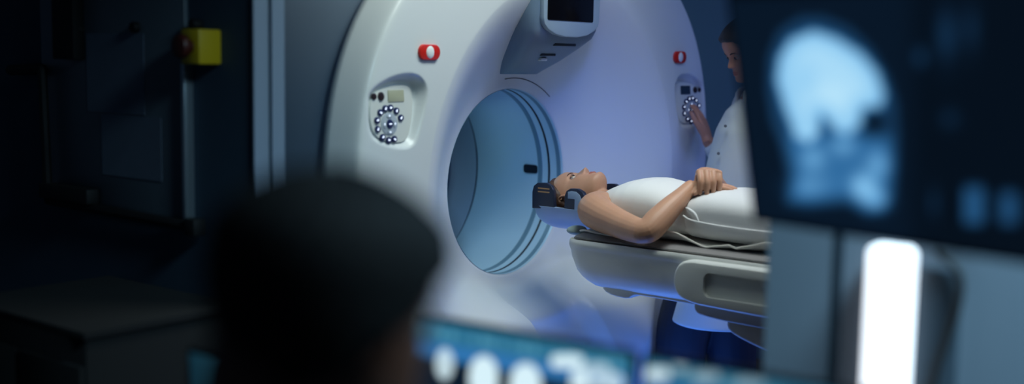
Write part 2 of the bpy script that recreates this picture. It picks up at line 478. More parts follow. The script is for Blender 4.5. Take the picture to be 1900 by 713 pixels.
# overhead console hanging into the funnel
cs = [(2.02, .215, .268), (1.80, .215, .268), (1.66, .212, .266), (1.60, .205, .262), (1.572, .192, .252), (1.535, .168, .208), (1.49, .14, .145), (1.455, .115, .085), (1.440, .105, .062)]
secs = []
for z, hw, s in cs:
    secs.append(((-.0, -(s-.12), z), (hw, 0, 0), (0, -.12, 0)))
v, f = loft(secs, 48, 5.5)
con = MB().add(v, f).build('display_console', CONS, gan, 35)
tag(con, 'blue-grey console hanging over the bore with a black screen')
Mc = basis((1, 0, 0), (0, 0, 1), (0, -1, 0), (-.012, -.263, 1.80))
MB().prism(chaikin([(-.165, .2), (-.165, -.15), (-.155, -.195), (-.07, -.226), (.08, -.226), (.165, -.195), (.18, -.15), (.18, .2)], 1), -.01, .012, Mc, bev=.006).build('screen_bezel', CONS2, con)
MB().prism(rrect(.275, .40, .006, cx=-.006, cy=.03), .008, .0145, Mc, bev=.001).build('screen', SCREENOFF, con)
def slot(u, z, w, h, m, d=.012):
    s = float(np.interp(z, [c[0] for c in cs][::-1], [c[2] for c in cs][::-1]))
    return MB().box((u, -s, z), (w, d, h), .003).build('slot', m, con)
slot(.02, 1.548, .13, .010, TRIMD); slot(-.015, 1.512, .085, .010, TRIMD)
MB().box((-.02, -.157, 1.495), (.034, .02, .011), .003).build('indicator', IVORY, con)

# ================================================================== THE TABLE
tf = Frame('patient_table', 0, 1.4, 0); tab = tf.root
tag(tab, 'white patient table sliding out of the scanner bore', 'table')
def section(hw, zt, zb):
    """half profile of the table top, returns closed polygon (u,z)"""
    h = zt-zb
    p = [(hw*.94, zt-.004), (hw*.985, zt), (hw, zt-.008), (hw, zt-.018), (hw*.985, zt-.026), (hw*.965, zt-.034), (hw*.955, zt-.3*h-.01), (hw*.93, zt-.62*h), (hw*.86, zt-.86*h), (hw*.74, zb)]
    return p + [(-a, b) for a, b in p[::-1]]
mb = MB(); secs = []
prof = [(.450, .225, .852), (.453, .245, .835), (.460, .258, .810), (.475, .266, .783), (.498, .270, .762), (.53, .270, .750), (.56, .270, .747), (.9, .270, .747), (2.35, .270, .747)]
V = []; n = None
for s, hw, zb in prof:
    P = section(hw, .906, zb); n = len(P); V += [tf.L(a, s, b) for a, b in P]
F = []
for j in range(len(prof)-1):
    for i in range(n): F.append((j*n+i, j*n+(i+1) % n, (j+1)*n+(i+1) % n, (j+1)*n+i))
F += [tuple(range(n)), tuple(range((len(prof)-1)*n, len(prof)*n))]
mb.add(V, F); top = mb.build('tabletop', TABLE, tab, 32)
# keel under the head end
Mk = basis((0, -1, 0), (0, 0, 1), (1, 0, 0), (0, 0, 0))
def side(poly, u0, u1, name, m, bev=.008, par=tab):
    """poly in (s,z), extruded along u"""
    o = tf.o; Ms = basis((0, -1, 0), (0, 0, 1), (-1, 0, 0), (-o[0], -o[1], -o[2]))
    return MB().prism(poly, -u1, -u0, Ms, bev=bev, seg=3).build(name, m, par, 32)
side(chaikin([(.555, .76), (.56, .735), (.60, .722), (.66, .720), (.675, .735), (.70, .739), (1.0, .735), (1.0, .76)], 1), -.20, .20, 'keel', TABLE, .006)
# carriage cover
cp = [(.905, .885), (.888, .86), (.883, .83), (.888, .80), (.905, .778), (.935, .766), (1.0, .758), (2.3, .735), (2.3, .897), (.97, .897), (.93, .895)]
car = side(chaikin(cp, 2), -.305, .305, 'carriage', TABLE, .012)
cut = MB(); o = tf.o; Ms = basis((0, -1, 0), (0, 0, 1), (-1, 0, 0), (-o[0], -o[1], -o[2]))
cut.prism(rrect(.45, .075, .022, 6, cx=1.215, cy=.828), .290, .33, Ms)
boolean(car, cut)
side(chaikin([(.93, .77), (.92, .745), (.925, .724), (.945, .714), (1.05, .706), (2.1, .69), (2.1, .77)], 1), -.235, .235, 'slide_rail', TABLEG, .008)
side(chaikin([(1.035, .72), (1.02, .70), (1.03, .672), (1.08, .652), (1.20, .62), (1.30, .55), (1.34, .4), (1.34, .02), (2.0, .02), (2.0, .72)], 1), -.21, .21, 'pedestal', TABLEG, .012)
side([(1.2, .0), (2.15, .0), (2.15, .03), (1.2, .03)], -.26, .26, 'base_plate', TABLEG, .006)
# little grey cushion lump at the table end, belongs to the holder mount
MB().add(*ellipsoid(tf.L(-.165, .425, .921), (.040, .032, .016))).build('end_cushion', mat('cushion_grey_green', '8d9f9f', .7), tab)
MB().box(tf.L(0, .455, .900), (.36, .06, .012), .005).build('holder_mount', TABLE, tab)

# pad
pf = Frame('mattress_pad', 0, 1.4, .906)
tag(pf.root, 'thin grey pad lying on the white patient table', 'mattress pad')
pv, pf_ = [], []
psec = [(-.236, .905), (-.238, .911), (-.22, .917), (-.14, .925), (0, .929), (.14, .925), (.22, .917), (.238, .911), (.236, .905)]
pss = [.462, .468, .60, 1.0, 1.6, 2.3, 2.31]
for k, s_ in enumerate(pss):
    for a, b in psec: pv.append(pf.L(a*(.985 if k in (0, 6) else 1), s_, b if k not in (0, 6) else .905+(b-.905)*.6))
n = len(psec)
for k in range(len(pss)-1):
    for i in range(n): pf_.append((k*n+i, k*n+(i+1) % n, (k+1)*n+(i+1) % n, (k+1)*n+i))
pf_ += [tuple(range(n)), tuple(range((len(pss)-1)*n, len(pss)*n))]
MB().add(pv, pf_).build('cushion', PADM, pf.root, 50)
# sheet: wavy edge
sh = Frame('bed_sheet', 0, 1.3, .925)
tag(sh.root, 'crumpled white sheet under the lying woman', 'sheet')
NS, NU = 140, 34
V = []; F = []
EDGE = [(0.442, 0.92), (0.475, 0.929), (0.529, 0.922), (0.614, 0.921), (0.676, 0.926), (0.727, 0.936), (0.786, 0.958), (0.826, 0.956), (0.875, 0.938), (0.933, 0.921), (0.98, 0.93), (1.011, 0.938), (1.037, 0.93), (1.08, 0.941), (1.133, 0.959), (2.3, 0.925)]
ex, ez = [e[0] for e in EDGE], [e[1] for e in EDGE]
for i in range(NS):
    s = .458 + 1.75*i/(NS-1); zt = float(np.interp(s, ex, ez))
    for j in range(NU):
        t = j/(NU-1)*2-1; u = t*.192
        z = .9185 + .0115*(1-(u/.24)**2)
        k = abs(t)**8
        z = max(z, .9190)*(1-k) + max(zt, .9205)*k + .0008*math.sin(s*60+u*30)
        V.append(sh.L(u, s, z))
for i in range(NS-1):
    for j in range(NU-1): a = i*NU+j; F.append((a, a+1, a+NU+1, a+NU))
me = bpy.data.meshes.new('cloth'); me.from_pydata([tuple(v) for v in V], [], F); fixn(me); me.shade_smooth()
so = link('cloth', me, sh.root, [SHEETM]); md = so.modifiers.new('t', 'SOLIDIFY'); md.thickness = .0025; md.offset = 1
hem = MB()
for sg in (0, NU-1):
    hem.tube([V[i*NU+sg]+np.array([0, 0, .001]) for i in range(0, NS)], .0032, 8)
hem.build('hem', mat('sheet_hem', 'eeeae2', .8), sh.root)

# head holder
hf = Frame('head_holder', 0, .32, .91); hh = hf.root
tag(hh, 'navy and blue-grey cradle holding the head of the lying woman', 'head holder')
def trough(ru, rz, zc, s0, s1, th=.008, a0=200, a1=340, taper=0):
    V = []; F = []; na = 30; ss = np.linspace(s0, s1, 12)
    for k, s in enumerate(ss):
        q = 1 - taper*max(0, (ss[2]-s)/(ss[2]-ss[0]))**2
        for off in (0, th):
            for i in range(na+1):
                a = rad(a0+(a1-a0)*i/na); V.append(hf.L((ru+off)*q*math.cos(a), s, zc+(rz+off)*q*math.sin(a)))
    m = 2*(na+1)
    for k in range(len(ss)-1):
        for i in range(na):
            a = k*m+i; F.append((a, a+1, a+m+1, a+m)); b = a+na+1; F.append((b, b+1, b+m+1, b+m))
        for i in (0, na): a = k*m+i; F.append((a, a+na+1, a+na+1+m, a+m))
    for k in (0, len(ss)-1):
        for i in range(na): a = k*m+i; F.append((a, a+1, a+na+2, a+na+1))
    return V, F
MB().add(*trough(.118, .092, .998, .205, .47, .012, 188, 352, .1)).build('tray', HBASE, hh, 50)
MB().add(*trough(.112, .082, .996, .215, .44, .006, 190, 350)).build('liner', NAVY, hh, 50)
for sg in (-1, 1):
    # block beside the crown
    o = hf.o; Ms = basis((0, -1, 0), (0, 0, 1), (-1, 0, 0), (-o[0], -o[1], -o[2]))
    blk = [(.203, .985), (.202, 1.03), (.208, 1.052), (.224, 1.064), (.262, 1.066), (.284, 1.058), (.295, 1.04), (.298, .995), (.300, .982)]
    pw = MB().prism(blk + [(.30, .978), (.203, .972)], *sorted((-sg*.108, -sg*.126)), Ms, bev=.003).build('side_wing', NAVY, hh, 40)
    for zz in (1.034, 1.046):
        MB().prism(rrect(.05, .0045, .001, cx=.253, cy=zz), *sorted((-sg*.125, -sg*.1268)), Ms).build('stripe', TAN, pw)
    base = [(.298, .975), (.445, .972), (.45, .99), (.395, 1.0), (.298, .99)]
    hook = [(.342, .972), (.343, 1.03), (.350, 1.046), (.366, 1.055), (.395, 1.056), (.416, 1.047), (.429, 1.028), (.432, .985), (.425, .972)]
    MB().prism(hook, *sorted((-sg*.106, -sg*.126)), Ms, bev=.002).build('side_hook', NAVY, hh, 40)
    MB().prism([(.357, 1.020), (.357, 1.043), (.372, 1.047), (.392, 1.046), (.407, 1.036), (.415, 1.02), (.419, .976), (.386, .976), (.386, 1.020)], *sorted((-sg*.109, -sg*.1274)), Ms, bev=.001).build('hook_insert', HBASE, hh, 40)

# ================================================================== PEOPLE
def interp_s(t, tt, yy):
    """smooth (monotone cubic) interpolation"""
    tt, yy = np.array(tt, float), np.array(yy, float); d = np.diff(yy)/np.diff(tt)
    m = np.zeros(len(tt)); m[0], m[-1] = d[0], d[-1]
    for i in range(1, len(tt)-1):
        m[i] = 0 if d[i-1]*d[i] <= 0 else 2*d[i-1]*d[i]/(d[i-1]+d[i])
    i = np.clip(np.searchsorted(tt, t)-1, 0, len(tt)-2); h = tt[i+1]-tt[i]; q = (t-tt[i])/h
    return (2*q**3-3*q**2+1)*yy[i] + (q**3-2*q**2+q)*h*m[i] + (-2*q**3+3*q**2)*yy[i+1] + (q**3-q**2)*h*m[i+1]
HT_ = [0, .03, .08, .14, .2, .3, .4, .5, .58, .7, .8, .88, .94, .98, 1.0]
HF_ = [.062, .080, .087, .086, .084, .082, .080, .078, .084, .086, .077, .058, .036, .012, -.008]
HB_ = [.020, .005, -.015, -.03, -.05, -.07, -.085, -.095, -.1, -.103, -.098, -.083, -.062, -.038, -.012]
HW_ = [.018, .033, .045, .051, .055, .062, .067, .071, .074, .077, .074, .062, .045, .024, .002]
def head_grid(nt=70, nf=80, off=None, female=True):
    """x lateral, y front, z up 0..1 (times height); off(t,phi) pushes outwards"""
    t = np.sin(np.linspace(-PI/2, PI/2, nt))*.5+.5; t = .5*t+.5*np.linspace(0, 1, nt)
    f, b, w = interp_s(t, HT_, HF_), interp_s(t, HT_, HB_), interp_s(t, HT_, HW_)
    phi = np.linspace(-PI, PI, nf, endpoint=False)
    T, P = np.meshgrid(t, phi, indexing='ij')
    cy, hy = ((f+b)/2)[:, None], ((f-b)/2)[:, None]; ww = w[:, None]
    e = 2.25
    c, s = np.cos(P), np.sin(P)
    X = ww*np.sign(s)*np.abs(s)**(2/e); Y = cy + hy*np.sign(c)*np.abs(c)**(2/e)
    Hh = .215
    Z = T*Hh
    if off is not None:
        d = off(T, P)
        nx, ny, nz = X/.075, (Y+.008)/.095, (Z-.55*Hh)/.105
        nz = np.where(T > .55, nz, nz*.2)
        L = np.sqrt(nx**2+ny**2+nz**2)+1e-9
        X = X+d*nx/L; Y = Y+d*ny/L; Z = Z+d*nz/L
    else:
        g = lambda x0, z0, sx, sz: np.exp(-((X-x0)/sx)**2-((Z-z0)/sz)**2)
        fr = (c > 0)
        tn = T
        nose = np.where((tn > .315) & (tn < .56), np.interp(tn, [.315, .345, .37, .40, .5, .56], [0, .022, .026, .022, .008, .002]), 0)
        wn = np.interp(tn, [.315, .35, .40, .5, .56], [.016, .0155, .012, .008, .007])
        Y = Y + fr*nose*np.exp(-(X/wn)**2)
        Y = Y + fr*.006*g(.014, .35*Hh, .006, .008) + fr*.006*g(-.014, .35*Hh, .006, .008)
        for sx in (-1, 1):
            Y = Y - fr*.012*g(sx*.031, .505*Hh, .016, .012)
            Y = Y + fr*.004*g(sx*.030, .575*Hh, .022, .007)
            Y = Y + fr*.005*g(sx*.042, .40*Hh, .018, .018)
        Y = Y + fr*.0055*g(0, .235*Hh, .020, .0045) + fr*.006*g(0, .19*Hh, .018, .0055) - fr*.004*g(0, .213*Hh, .022, .0028)
        Y = Y - fr*.004*g(0, .145*Hh, .022, .006) + fr*.004*g(0, .07*Hh, .018, .012)
    V = np.stack([X, Y, Z], -1).reshape(-1, 3)
    idx = np.arange(nt*nf).reshape(nt, nf); a, bb = idx[:-1], idx[1:]
    F = np.stack([a, np.roll(a, -1, 1), np.roll(bb, -1, 1), bb], -1).reshape(-1, 4).tolist()
    F += [tuple(idx[0][::-1]), tuple(idx[-1])]
    return V, F
def tf_pts(V, B, o): return np.asarray(V) @ np.array(B) + np.array(o)   # rows of B: lateral, front, up
def ear_pieces(B, o):
    out = []
    for sx in (-1, 1):
        pts = []
        for k in range(12):
            a = rad(-60+300*k/11); pts.append((sx*(.079+.006*math.cos(a-2.6)), -.012-.017*math.cos(a)*.95-.003, .1+.030*math.sin(a)))
        v, f = tube_mesh([(p[0], p[1], p[2]) for p in pts], .0048, 8); out.append((tf_pts(v, B, o), f))
        v, f = ellipsoid((sx*.0745, -.010, .096), (.006, .013, .025)); out.append((tf_pts(v, B, o), f))
        v, f = ellipsoid((sx*.076, -.003, .074), (.005, .007, .009)); out.append((tf_pts(v, B, o), f))
    return out
def face_parts(B, o, root, skin, eyelook=0.0, eyex=0.0, brow=BROW, lidded=.25):
    for sx in (-1, 1):
        mb = MB(); c = np.array([sx*.031, .0632, .505*.215])
        v, f = ellipsoid((0, 0, 0), (.0122, .0122, .0122)); mb.add(tf_pts(np.array(v)+c, B, o), f, 0)
        v, f = ellipsoid((0, 0, 0), (.0080, .0040, .0074)); mb.add(tf_pts(np.array(v)+c+np.array([eyex, .0102, eyelook]), B, o), f, 1)
        mb.build('eye', [EYEW, IRIS], root)
        # lids
        pts = [c+np.array([x*.0142, .0122*math.cos(x*.9)-.0005, .0034*(1-x*x)+.0002]) for x in np.linspace(-1, 1, 9)]
        pts2 = [c+np.array([x*.0142, .0118*math.cos(x*.9)-.0008, -.0038*(1-x*x)-.0003]) for x in np.linspace(-1, 1, 9)]
        MB().tube(tf_pts(pts, B, o), .0024, 8).tube(tf_pts(pts2, B, o), .002, 8).build('eyelid', skin, root)
        pts = [(sx*(.016+.030*q), .0815-.011*q**2.2, .567*.215+.004*math.sin(q*2.6)+.000) for q in np.linspace(0, 1, 8)]
        MB().tube(tf_pts(pts, B, o), [.0022, .0028, .003, .003, .0027, .0023, .0017, .001], 8).build('eyebrow', brow, root)
    mb = MB()
    up = [(x*.021, .0875-.007*x*x, .232*.215+.0012*(1-abs(x))-.001*x*x) for x in np.linspace(-1, 1, 9)]
    lo = [(x*.019, .0875-.007*x*x, .193*.215+.0028*x*x) for x in np.linspace(-1, 1, 9)]
    w = [.0008, .0022, .003, .0034, .0032, .0034, .003, .0022, .0008]
    mb.tube(tf_pts(up, B, o), w, 8); mb.tube(tf_pts(lo, B, o), [q*1.15 for q in w], 8)
    mb.build('mouth', LIP, root)
def hand(mb, w, d, n, tdir, curl=(20, 25, 15), L=1.0, spread=0.0, thumb=None, tcurl=20, per=None):
    w, d, n, t = (np.array(a, float) for a in (w, d, n, tdir)); d /= np.linalg.norm(d); n = n-d*(n@d); n /= np.linalg.norm(n); t = t-d*(t@d)-n*(t@n); t /= np.linalg.norm(t)
    kn = [w + L*(d*(.084-.003*abs(i-1)**1.5) + t*(.031-.0205*i) + n*(.002-.002*abs(i-1.3))) for i in range(4)]
    mb.add(*loft([(w-d*.012*L, t*.024*L, n*.018*L), (w+d*.012*L, t*.027*L, n*.018*L), (w+d*.04*L, t*.037*L, n*.016*L), (w+d*.068*L, t*.041*L, n*.0135*L), (w+d*.086*L, t*.039*L, n*.010*L)], 20, 2.6))
    for i in range(4):
        ln = [.070, .079, .073, .056][i]*L; cu = per[i] if per else curl
        p = kn[i]-d*.014*L; pts = [p, kn[i]]; a = 0
        dd = d + t*spread*(1.5-i)*.5; dd /= np.linalg.norm(dd)
        for fr, c in zip((.44, .31, .25), cu):
            a += rad(c); q = dd*math.cos(a)-n*math.sin(a); pts.append(pts[-1]+q*ln*fr)
        mb.tube(pts, [x*L for x in (.0094, .0100, .0092, .0085, .0068)], 12)
        mb.add(*ellipsoid(kn[i]+n*.0015, (.0095*L,)*3)); mb.add(*ellipsoid(pts[3], (.0083*L,)*3))
    if thumb is None: thumb = d*.7+t*.65-n*.15
    th = np.array(thumb, float); th /= np.linalg.norm(th)
    b = w + L*(d*.022+t*.020); p1 = b+th*.042*L; th2 = th*math.cos(rad(tcurl))+(d-th*(d@th))*math.sin(rad(tcurl)); p2 = p1+th2*.033*L; p3 = p2+(th2*.9+d*.1)*.024*L
    mb.tube([b, p1, p2, p3], [.0145*L, .0115*L, .0098*L, .0078*L], 12)
def hairmask(T, P, front=.84, temple=.70, side=.52, nape=.22, thick=.012, extra=None):
    A = np.abs(P)*180/PI
    line = np.interp(A, [0, 35, 62, 82, 92, 104, 180], [front, front-.02, temple, side, side-.02, .34, nape])
    m = sstep(-.02, .035, T-line)
    d = -.007 + m*(thick+.007)
    if extra is not None: d = d + m*extra(T, P)
    return d

# ---------------- the woman on the table
wf = Frame('person', 0, .9, .928); wr = wf.root
tag(wr, 'woman in white sleeveless top lying on her back with hands folded', 'person')
L_ = wf.L
def bodyV(u, s, z): return np.array([u, -s, z], float)       # direction vectors
HB = (np.array([1.0, 0, 0]), np.array([0, 0, 1.0]), np.array([0, 1.0, 0]))   # lateral u, front up, crown into the bore
tilt = rad(-3)
fr_ = np.array([0, math.sin(tilt)*-1, math.cos(tilt)]); upv = np.array([0, math.cos(tilt), math.sin(tilt)])
yaw = rad(-6); lat = np.array([math.cos(yaw), 0, -math.sin(yaw)*-1]); 
lat = np.array([1.0, 0, 0])*math.cos(yaw) + fr_*-math.sin(yaw)*-1; lat /= np.linalg.norm(lat)
fr2 = np.cross(upv, lat)*-1
fr2 = fr2 if fr2[2] > 0 else -fr2
HB = (lat, fr2, upv)
HO = L_(0, .418, 1.018)          # chin level, face axis
body = MB()
V, F = head_grid(); body.add(tf_pts(V, HB, HO), F)
for v, f in ear_pieces(HB, HO): body.add(v, f)
# neck
body.tube([L_(0, .34, 1.005), L_(0, .42, 1.0), L_(0, .47, .995), L_(0, .52, .995)], [.052, .050, .055, .07], 24, rx=[.05, .048, .05, .06], xd=(0, 0, 1))
def tsec(s, hw, zb, zt, g=0): return (L_(0, s, (zb+zt)/2), (hw+g, 0, 0), (0, 0, (zt-zb)/2+g))
TORSO = [(.455, .06, .965, 1.035), (.48, .105, .95, 1.052), (.51, .145, .938, 1.066), (.55, .160, .936, 1.078), (.60, .158, .936, 1.086), (.66, .150, .936, 1.088), (.72, .140, .936, 1.078), (.78, .135, .936, 1.068), (.84, .148, .936, 1.070), (.90, .162, .936, 1.074), (.98, .168, .936, 1.074), (1.05, .165, .936, 1.07)]
body.add(*loft([tsec(*t) for t in TORSO], 44, 2.6))
# right arm (towards the viewer), left arm beyond
body.tube([L_(-.125, .495, 1.005), L_(-.178, .505, .998), L_(-.205, .545, .990), L_(-.232, .62, .976), L_(-.262, .70, .966), L_(-.280, .757, .962)], [.055, .059, .056, .049, .043, .039], 20)
body.tube([L_(-.278, .748, .963), L_(-.273, .772, .968), L_(-.245, .785, .993), L_(-.195, .803, 1.035), L_(-.145, .816, 1.07), L_(-.106, .824, 1.096)], [.039, .041, .043, .037, .029, .024], 20)
body.tube([L_(.125, .495, 1.005), L_(.178, .505, .998), L_(.215, .54, .990), L_(.26, .60, .982), L_(.31, .66, .978), L_(.335, .70, .975)], [.055, .059, .056, .049, .043, .039], 20)
body.tube([L_(.335, .70, .975), L_(.325, .715, .985), L_(.26, .745, 1.025), L_(.18, .765, 1.068), L_(.09, .80, 1.10), L_(-.012, .829, 1.128)], [.039, .041, .042, .036, .029, .024], 20)
# right hand flat on the belly
hand(body, L_(-.100, .826, 1.098), bodyV(.70, .70, .02), bodyV(0, 0, 1), bodyV(.7, -.7, 0), curl=(6, 8, 6), L=.95, spread=.15, thumb=bodyV(.85, .35, .1))
# left hand over it, fingers hooked down the near side
hand(body, L_(-.022, .829, 1.137), bodyV(-.79, .615, .10), bodyV(0, 0, 1), bodyV(-.6, -.8, 0), per=[(52, 40, 10), (54, 40, 10), (56, 40, 10), (58, 36, 12)], L=1.04, spread=-.03, thumb=bodyV(-.72, .22, -.62), tcurl=8)
# legs
for sg in (-1, 1):
    body.tube([L_(sg*.085, 1.0, 1.0), L_(sg*.09, 1.15, .998), L_(sg*.09, 1.42, .982), L_(sg*.09, 1.5, .975), L_(sg*.09, 1.6, .972), L_(sg*.09, 1.84, .965)], [.068, .064, .05, .045, .045, .032], 18)
    body.tube([L_(sg*.09, 1.84, .962), L_(sg*.095, 1.87, .975), L_(sg*.10, 1.885, 1.02), L_(sg*.11, 1.89, 1.09), L_(sg*.115, 1.89, 1.13)], [.033, .036, .034, .028, .018], 14, rx=[.033, .036, .036, .038, .03], xd=(1, 0, 0))
wb = fuse('body', body, .0028, SKIN, wr, 3, .5)
face_parts(HB, HO, wr, SKIN, 0.0, -.004, BROW)
V, F = head_grid(64, 90, lambda T, P: hairmask(T, P, .86, .76, .60, .20, .011, lambda T, P: .003*np.sin(P*38+T*9)*.4))
MB().add(tf_pts(V, HB, HO), F).build('hair', HAIRB, wr, 80)
# sleeveless top
topm = MB()
topm.add(*loft([tsec(s, hw*(1.02), zb+.002, zt, .006) for s, hw, zb, zt in [(.472, .085, .962, 1.050), (.49, .112, .948, 1.058), (.52, .136, .938, 1.070), (.56, .152, .936, 1.086), (.60, .158, .936, 1.096), (.645, .155, .936, 1.099), (.69, .147, .936, 1.093), (.735, .141, .936, 1.080), (.78, .137, .936, 1.068), (.84, .149, .936, 1.070), (.905, .165, .938, 1.076)]], 48, 2.6))
to = fuse('sleeveless_top', topm, .004, TOP, wr, 8, .5)
# trousers
tr = MB()
tr.add(*loft([tsec(s, hw, zb, zt, .010) for s, hw, zb, zt in [(.835, .150, .940, 1.066), (.87, .160, .938, 1.076), (.92, .170, .937, 1.082), (1.0, .176, .937, 1.082), (1.08, .178, .937, 1.08), (1.14, .175, .938, 1.078)]], 44, 3.0))
for sg in (-1, 1):
    tr.tube([L_(sg*.09, 1.08, 1.008), L_(sg*.095, 1.2, 1.005), L_(sg*.095, 1.45, .995), L_(sg*.095, 1.6, .985), L_(sg*.095, 1.82, .975)], [.086, .083, .068, .062, .055], 22)
tro = fuse('trousers', tr, .005, PANTS, wr, 6, .5)
seam = MB()
seam.tube([L_(-.183, .845, 1.012), L_(-.192, .87, 1.004), L_(-.1935, .92, .998), L_(-.195, 1.0, .994), L_(-.195, 1.1, .992), L_(-.190, 1.16, .992)], .0035, 8)
seam.tube([L_(-.158, .835, 1.036), L_(-.180, .862, 1.034), L_(-.188, .888, 1.022), L_(-.193, .905, 1.002)], [.002, .005, .005, .002], 8)
seam.build('side_seam', PANTS, wr)

# ---------------- the clinician behind the table
ox, oy = .80, 4.50
orr = empty('person', (ox, oy, 0)); tag(orr, 'dark-haired clinician in white coat pressing the right control panel', 'person')
def W_(x, y, z): return np.array([x-ox, y-oy, z], float)
YW = oy
fd = np.array([-.965, -.26, 0]); fd /= np.linalg.norm(fd); rt = np.cross(fd, [0, 0, 1.0])    # her right
pit = rad(27); hfwd = fd*math.cos(pit)-np.array([0, 0, 1.0])*math.sin(pit); hup = np.array([0, 0, 1.0])*math.cos(pit)+fd*math.sin(pit)
HBo = (rt, hfwd, hup); HOo = W_(.922, YW-.01, 1.452)
ob = MB(); V, F = head_grid(60, 70); ob.add(tf_pts(V, HBo, HOo), F)
for v, f in ear_pieces(HBo, HOo): ob.add(v, f)
ob.tube([W_(.955, YW+.01, 1.50), W_(.945, YW, 1.42), W_(.93, YW+.01, 1.36)], [.05, .052, .065], 20)
ob.add(*loft([(W_(.93, YW, 1.38), (.05, 0, 0), (0, .08, 0)), (W_(.92, YW, 1.34), (.075, 0, 0), (0, .15, 0)), (W_(.90, YW, 1.20), (.09, 0, 0), (0, .15, 0)), (W_(.87, YW, 1.0), (.085, 0, 0), (0, .13, 0)), (W_(.84, YW, .86), (.095, 0, 0), (0, .155, 0)), (W_(.83, YW, .78), (.09, 0, 0), (0, .15, 0))], 30, 2.4))
pw = np.array(G(.905, .262, 1.245))           # wrist aim by the right panel
hc = G(.912, .268, 1.215)
wri = at(1313, 262, 4.82); elb = np.array([.93, 4.86, 1.06]); sho = np.array([.93, 4.68, 1.32])
ob.tube([W_(.92, YW+.1, 1.325), W_(*sho), W_(*((sho+elb)/2)), W_(*elb)], [.055, .055, .045, .04], 16)
ob.tube([W_(*elb), W_(*(elb*.6+wri*.4)), W_(*wri)], [.04, .038, .024], 16)
fing = at(1295, 190, 4.925)
dh = fing-wri; nh = SL*1.0   # back of the hand faces out of the scanner
hand(ob, W_(*wri), dh, nh, -UL*1.0, curl=(4, 10, 8), L=1.08, spread=.25, thumb=dh/np.linalg.norm(dh)*.8-UL*.6)
# left arm hanging
sl = np.array([.92, YW-.17, 1.32])
ob.tube([W_(.92, YW-.1, 1.325), W_(*sl), W_(.95, YW-.21, 1.18), W_(.96, YW-.21, 1.04)], [.055, .055, .045, .04], 16)
ob.tube([W_(.96, YW-.21, 1.04), W_(.93, YW-.20, .9), W_(.90, YW-.19, .80)], [.04, .037, .024], 16)
hand(ob, W_(.90, YW-.19, .80), (-.12, 0, -1), (0, -1, 0), (-1, 0, 0), curl=(15, 20, 15), L=.95)
for (hx, hy, kx, ky, ax, ay) in ((.80, YW+.03, .68, YW+.04, .66, YW+.06), (.87, YW+.08, .87, YW+.09, .90, YW+.10)):
    ob.tube([W_(hx, hy, .88), W_((hx+kx)/2, (hy+ky)/2, .68), W_(kx, ky, .47), W_((kx+ax)/2, (ky+ay)/2, .28), W_(ax, ay, .08)], [.085, .075, .055, .05, .035], 16)
    ob.tube([W_(ax+.03, ay, .04), W_(ax-.06, ay-.015, .04), W_(ax-.15, ay-.04, .03)], [.035, .035, .025], 14)
fuse('body', ob, .005, SKINO, orr, 3)
face_parts(HBo, HOo, orr, SKINO, -.003, .001, HAIRD)
V, F = head_grid(60, 80, lambda T, P: hairmask(T, P, .80, .66, .42, .12, .016))
hr = MB().add(tf_pts(V, HBo, HOo), F)
hr.tube(tf_pts([(0, -.1, .13), (0, -.13, .10), (0, -.135, .04), (0, -.12, -.04)], HBo, HOo), [.035, .042, .036, .018], 16)
hr.build('hair', HAIRD, orr, 80)
# lab coat
ct = MB()
cs_ = [(1.385, .905, .955, .085), (1.355, .855, 1.0, .15), (1.31, .812, 1.02, .185), (1.24, .777, 1.02, .185), (1.14, .752, 1.01, .175), (1.02, .728, 1.01, .17), (.85, .692, 1.02, .19), (.65, .652, 1.03, .205), (.505, .618, 1.04, .215)]
ct.add(*loft([(W_((a+b)/2, YW, z), ((b-a)/2, 0, 0), (0, h, 0)) for z, a, b, h in cs_], 40, 2.5))
ct.tube([W_(.92, YW+.11, 1.315), W_(*sho), W_(*((sho+elb)/2)), W_(*elb)], [.068, .072, .064, .06], 18)
ct.tube([W_(*elb), W_(*(elb*.6+wri*.4)), W_(*(elb*.22+wri*.78))], [.06, .056, .046], 18)
ct.tube([W_(.92, YW-.11, 1.315), W_(*sl), W_(.95, YW-.21, 1.18), W_(.96, YW-.21, 1.04)], [.068, .07, .062, .058], 18)
ct.tube([W_(.96, YW-.21, 1.04), W_(.93, YW-.20, .9), W_(.905, YW-.192, .83)], [.058, .053, .046], 18)
fuse('lab_coat', ct, .006, COATM, orr, 6)
# collar and front placket
MB().tube([W_(.862, YW-.11, 1.335), W_(.868, YW-.075, 1.385), W_(.93, YW-.09, 1.40), W_(.985, YW, 1.405), W_(.93, YW+.09, 1.40), W_(.868, YW+.07, 1.385), W_(.85, YW+.02, 1.33)], [.008, .012, .014, .014, .014, .012, .008], 10).build('collar', COATM, orr)
for px, py, Yb in ((1346, 234, YW-.14), (1333, 285, YW-.13)):
    p = at(px, py, Yb)
    dv = (CAM-p)/np.linalg.norm(CAM-p); o_ = MB().cyl(W_(*p)-dv*.012, W_(*p)+dv*.004, .0055, 14).build('snap_button', SNAP, orr)
tr = MB()
for (hx, hy, kx, ky, ax, ay) in ((.80, YW+.03, .68, YW+.04, .66, YW+.06), (.87, YW+.08, .87, YW+.09, .90, YW+.10)):
    tr.tube([W_(hx, hy, .86), W_((hx+kx)/2, (hy+ky)/2, .68), W_(kx, ky, .47), W_((kx+ax)/2, (ky+ay)/2, .28), W_(ax, ay, .09)], [.115, .112, .105, .095, .085], 18)
fuse('trousers', tr, .007, NAVYP, orr, 4)
for k, (ax, ay) in enumerate(((.66, YW+.06), (.90, YW+.10))):
    q = MB(); q.tube([W_(ax+.045, ay, .04), W_(ax-.06, ay-.015, .042), W_(ax-.165, ay-.04, .032)], [.036, .04, .028], 14, rx=[.042, .047, .042], xd=(0, 1, 0)); q.build('shoe', SHOE, orr)

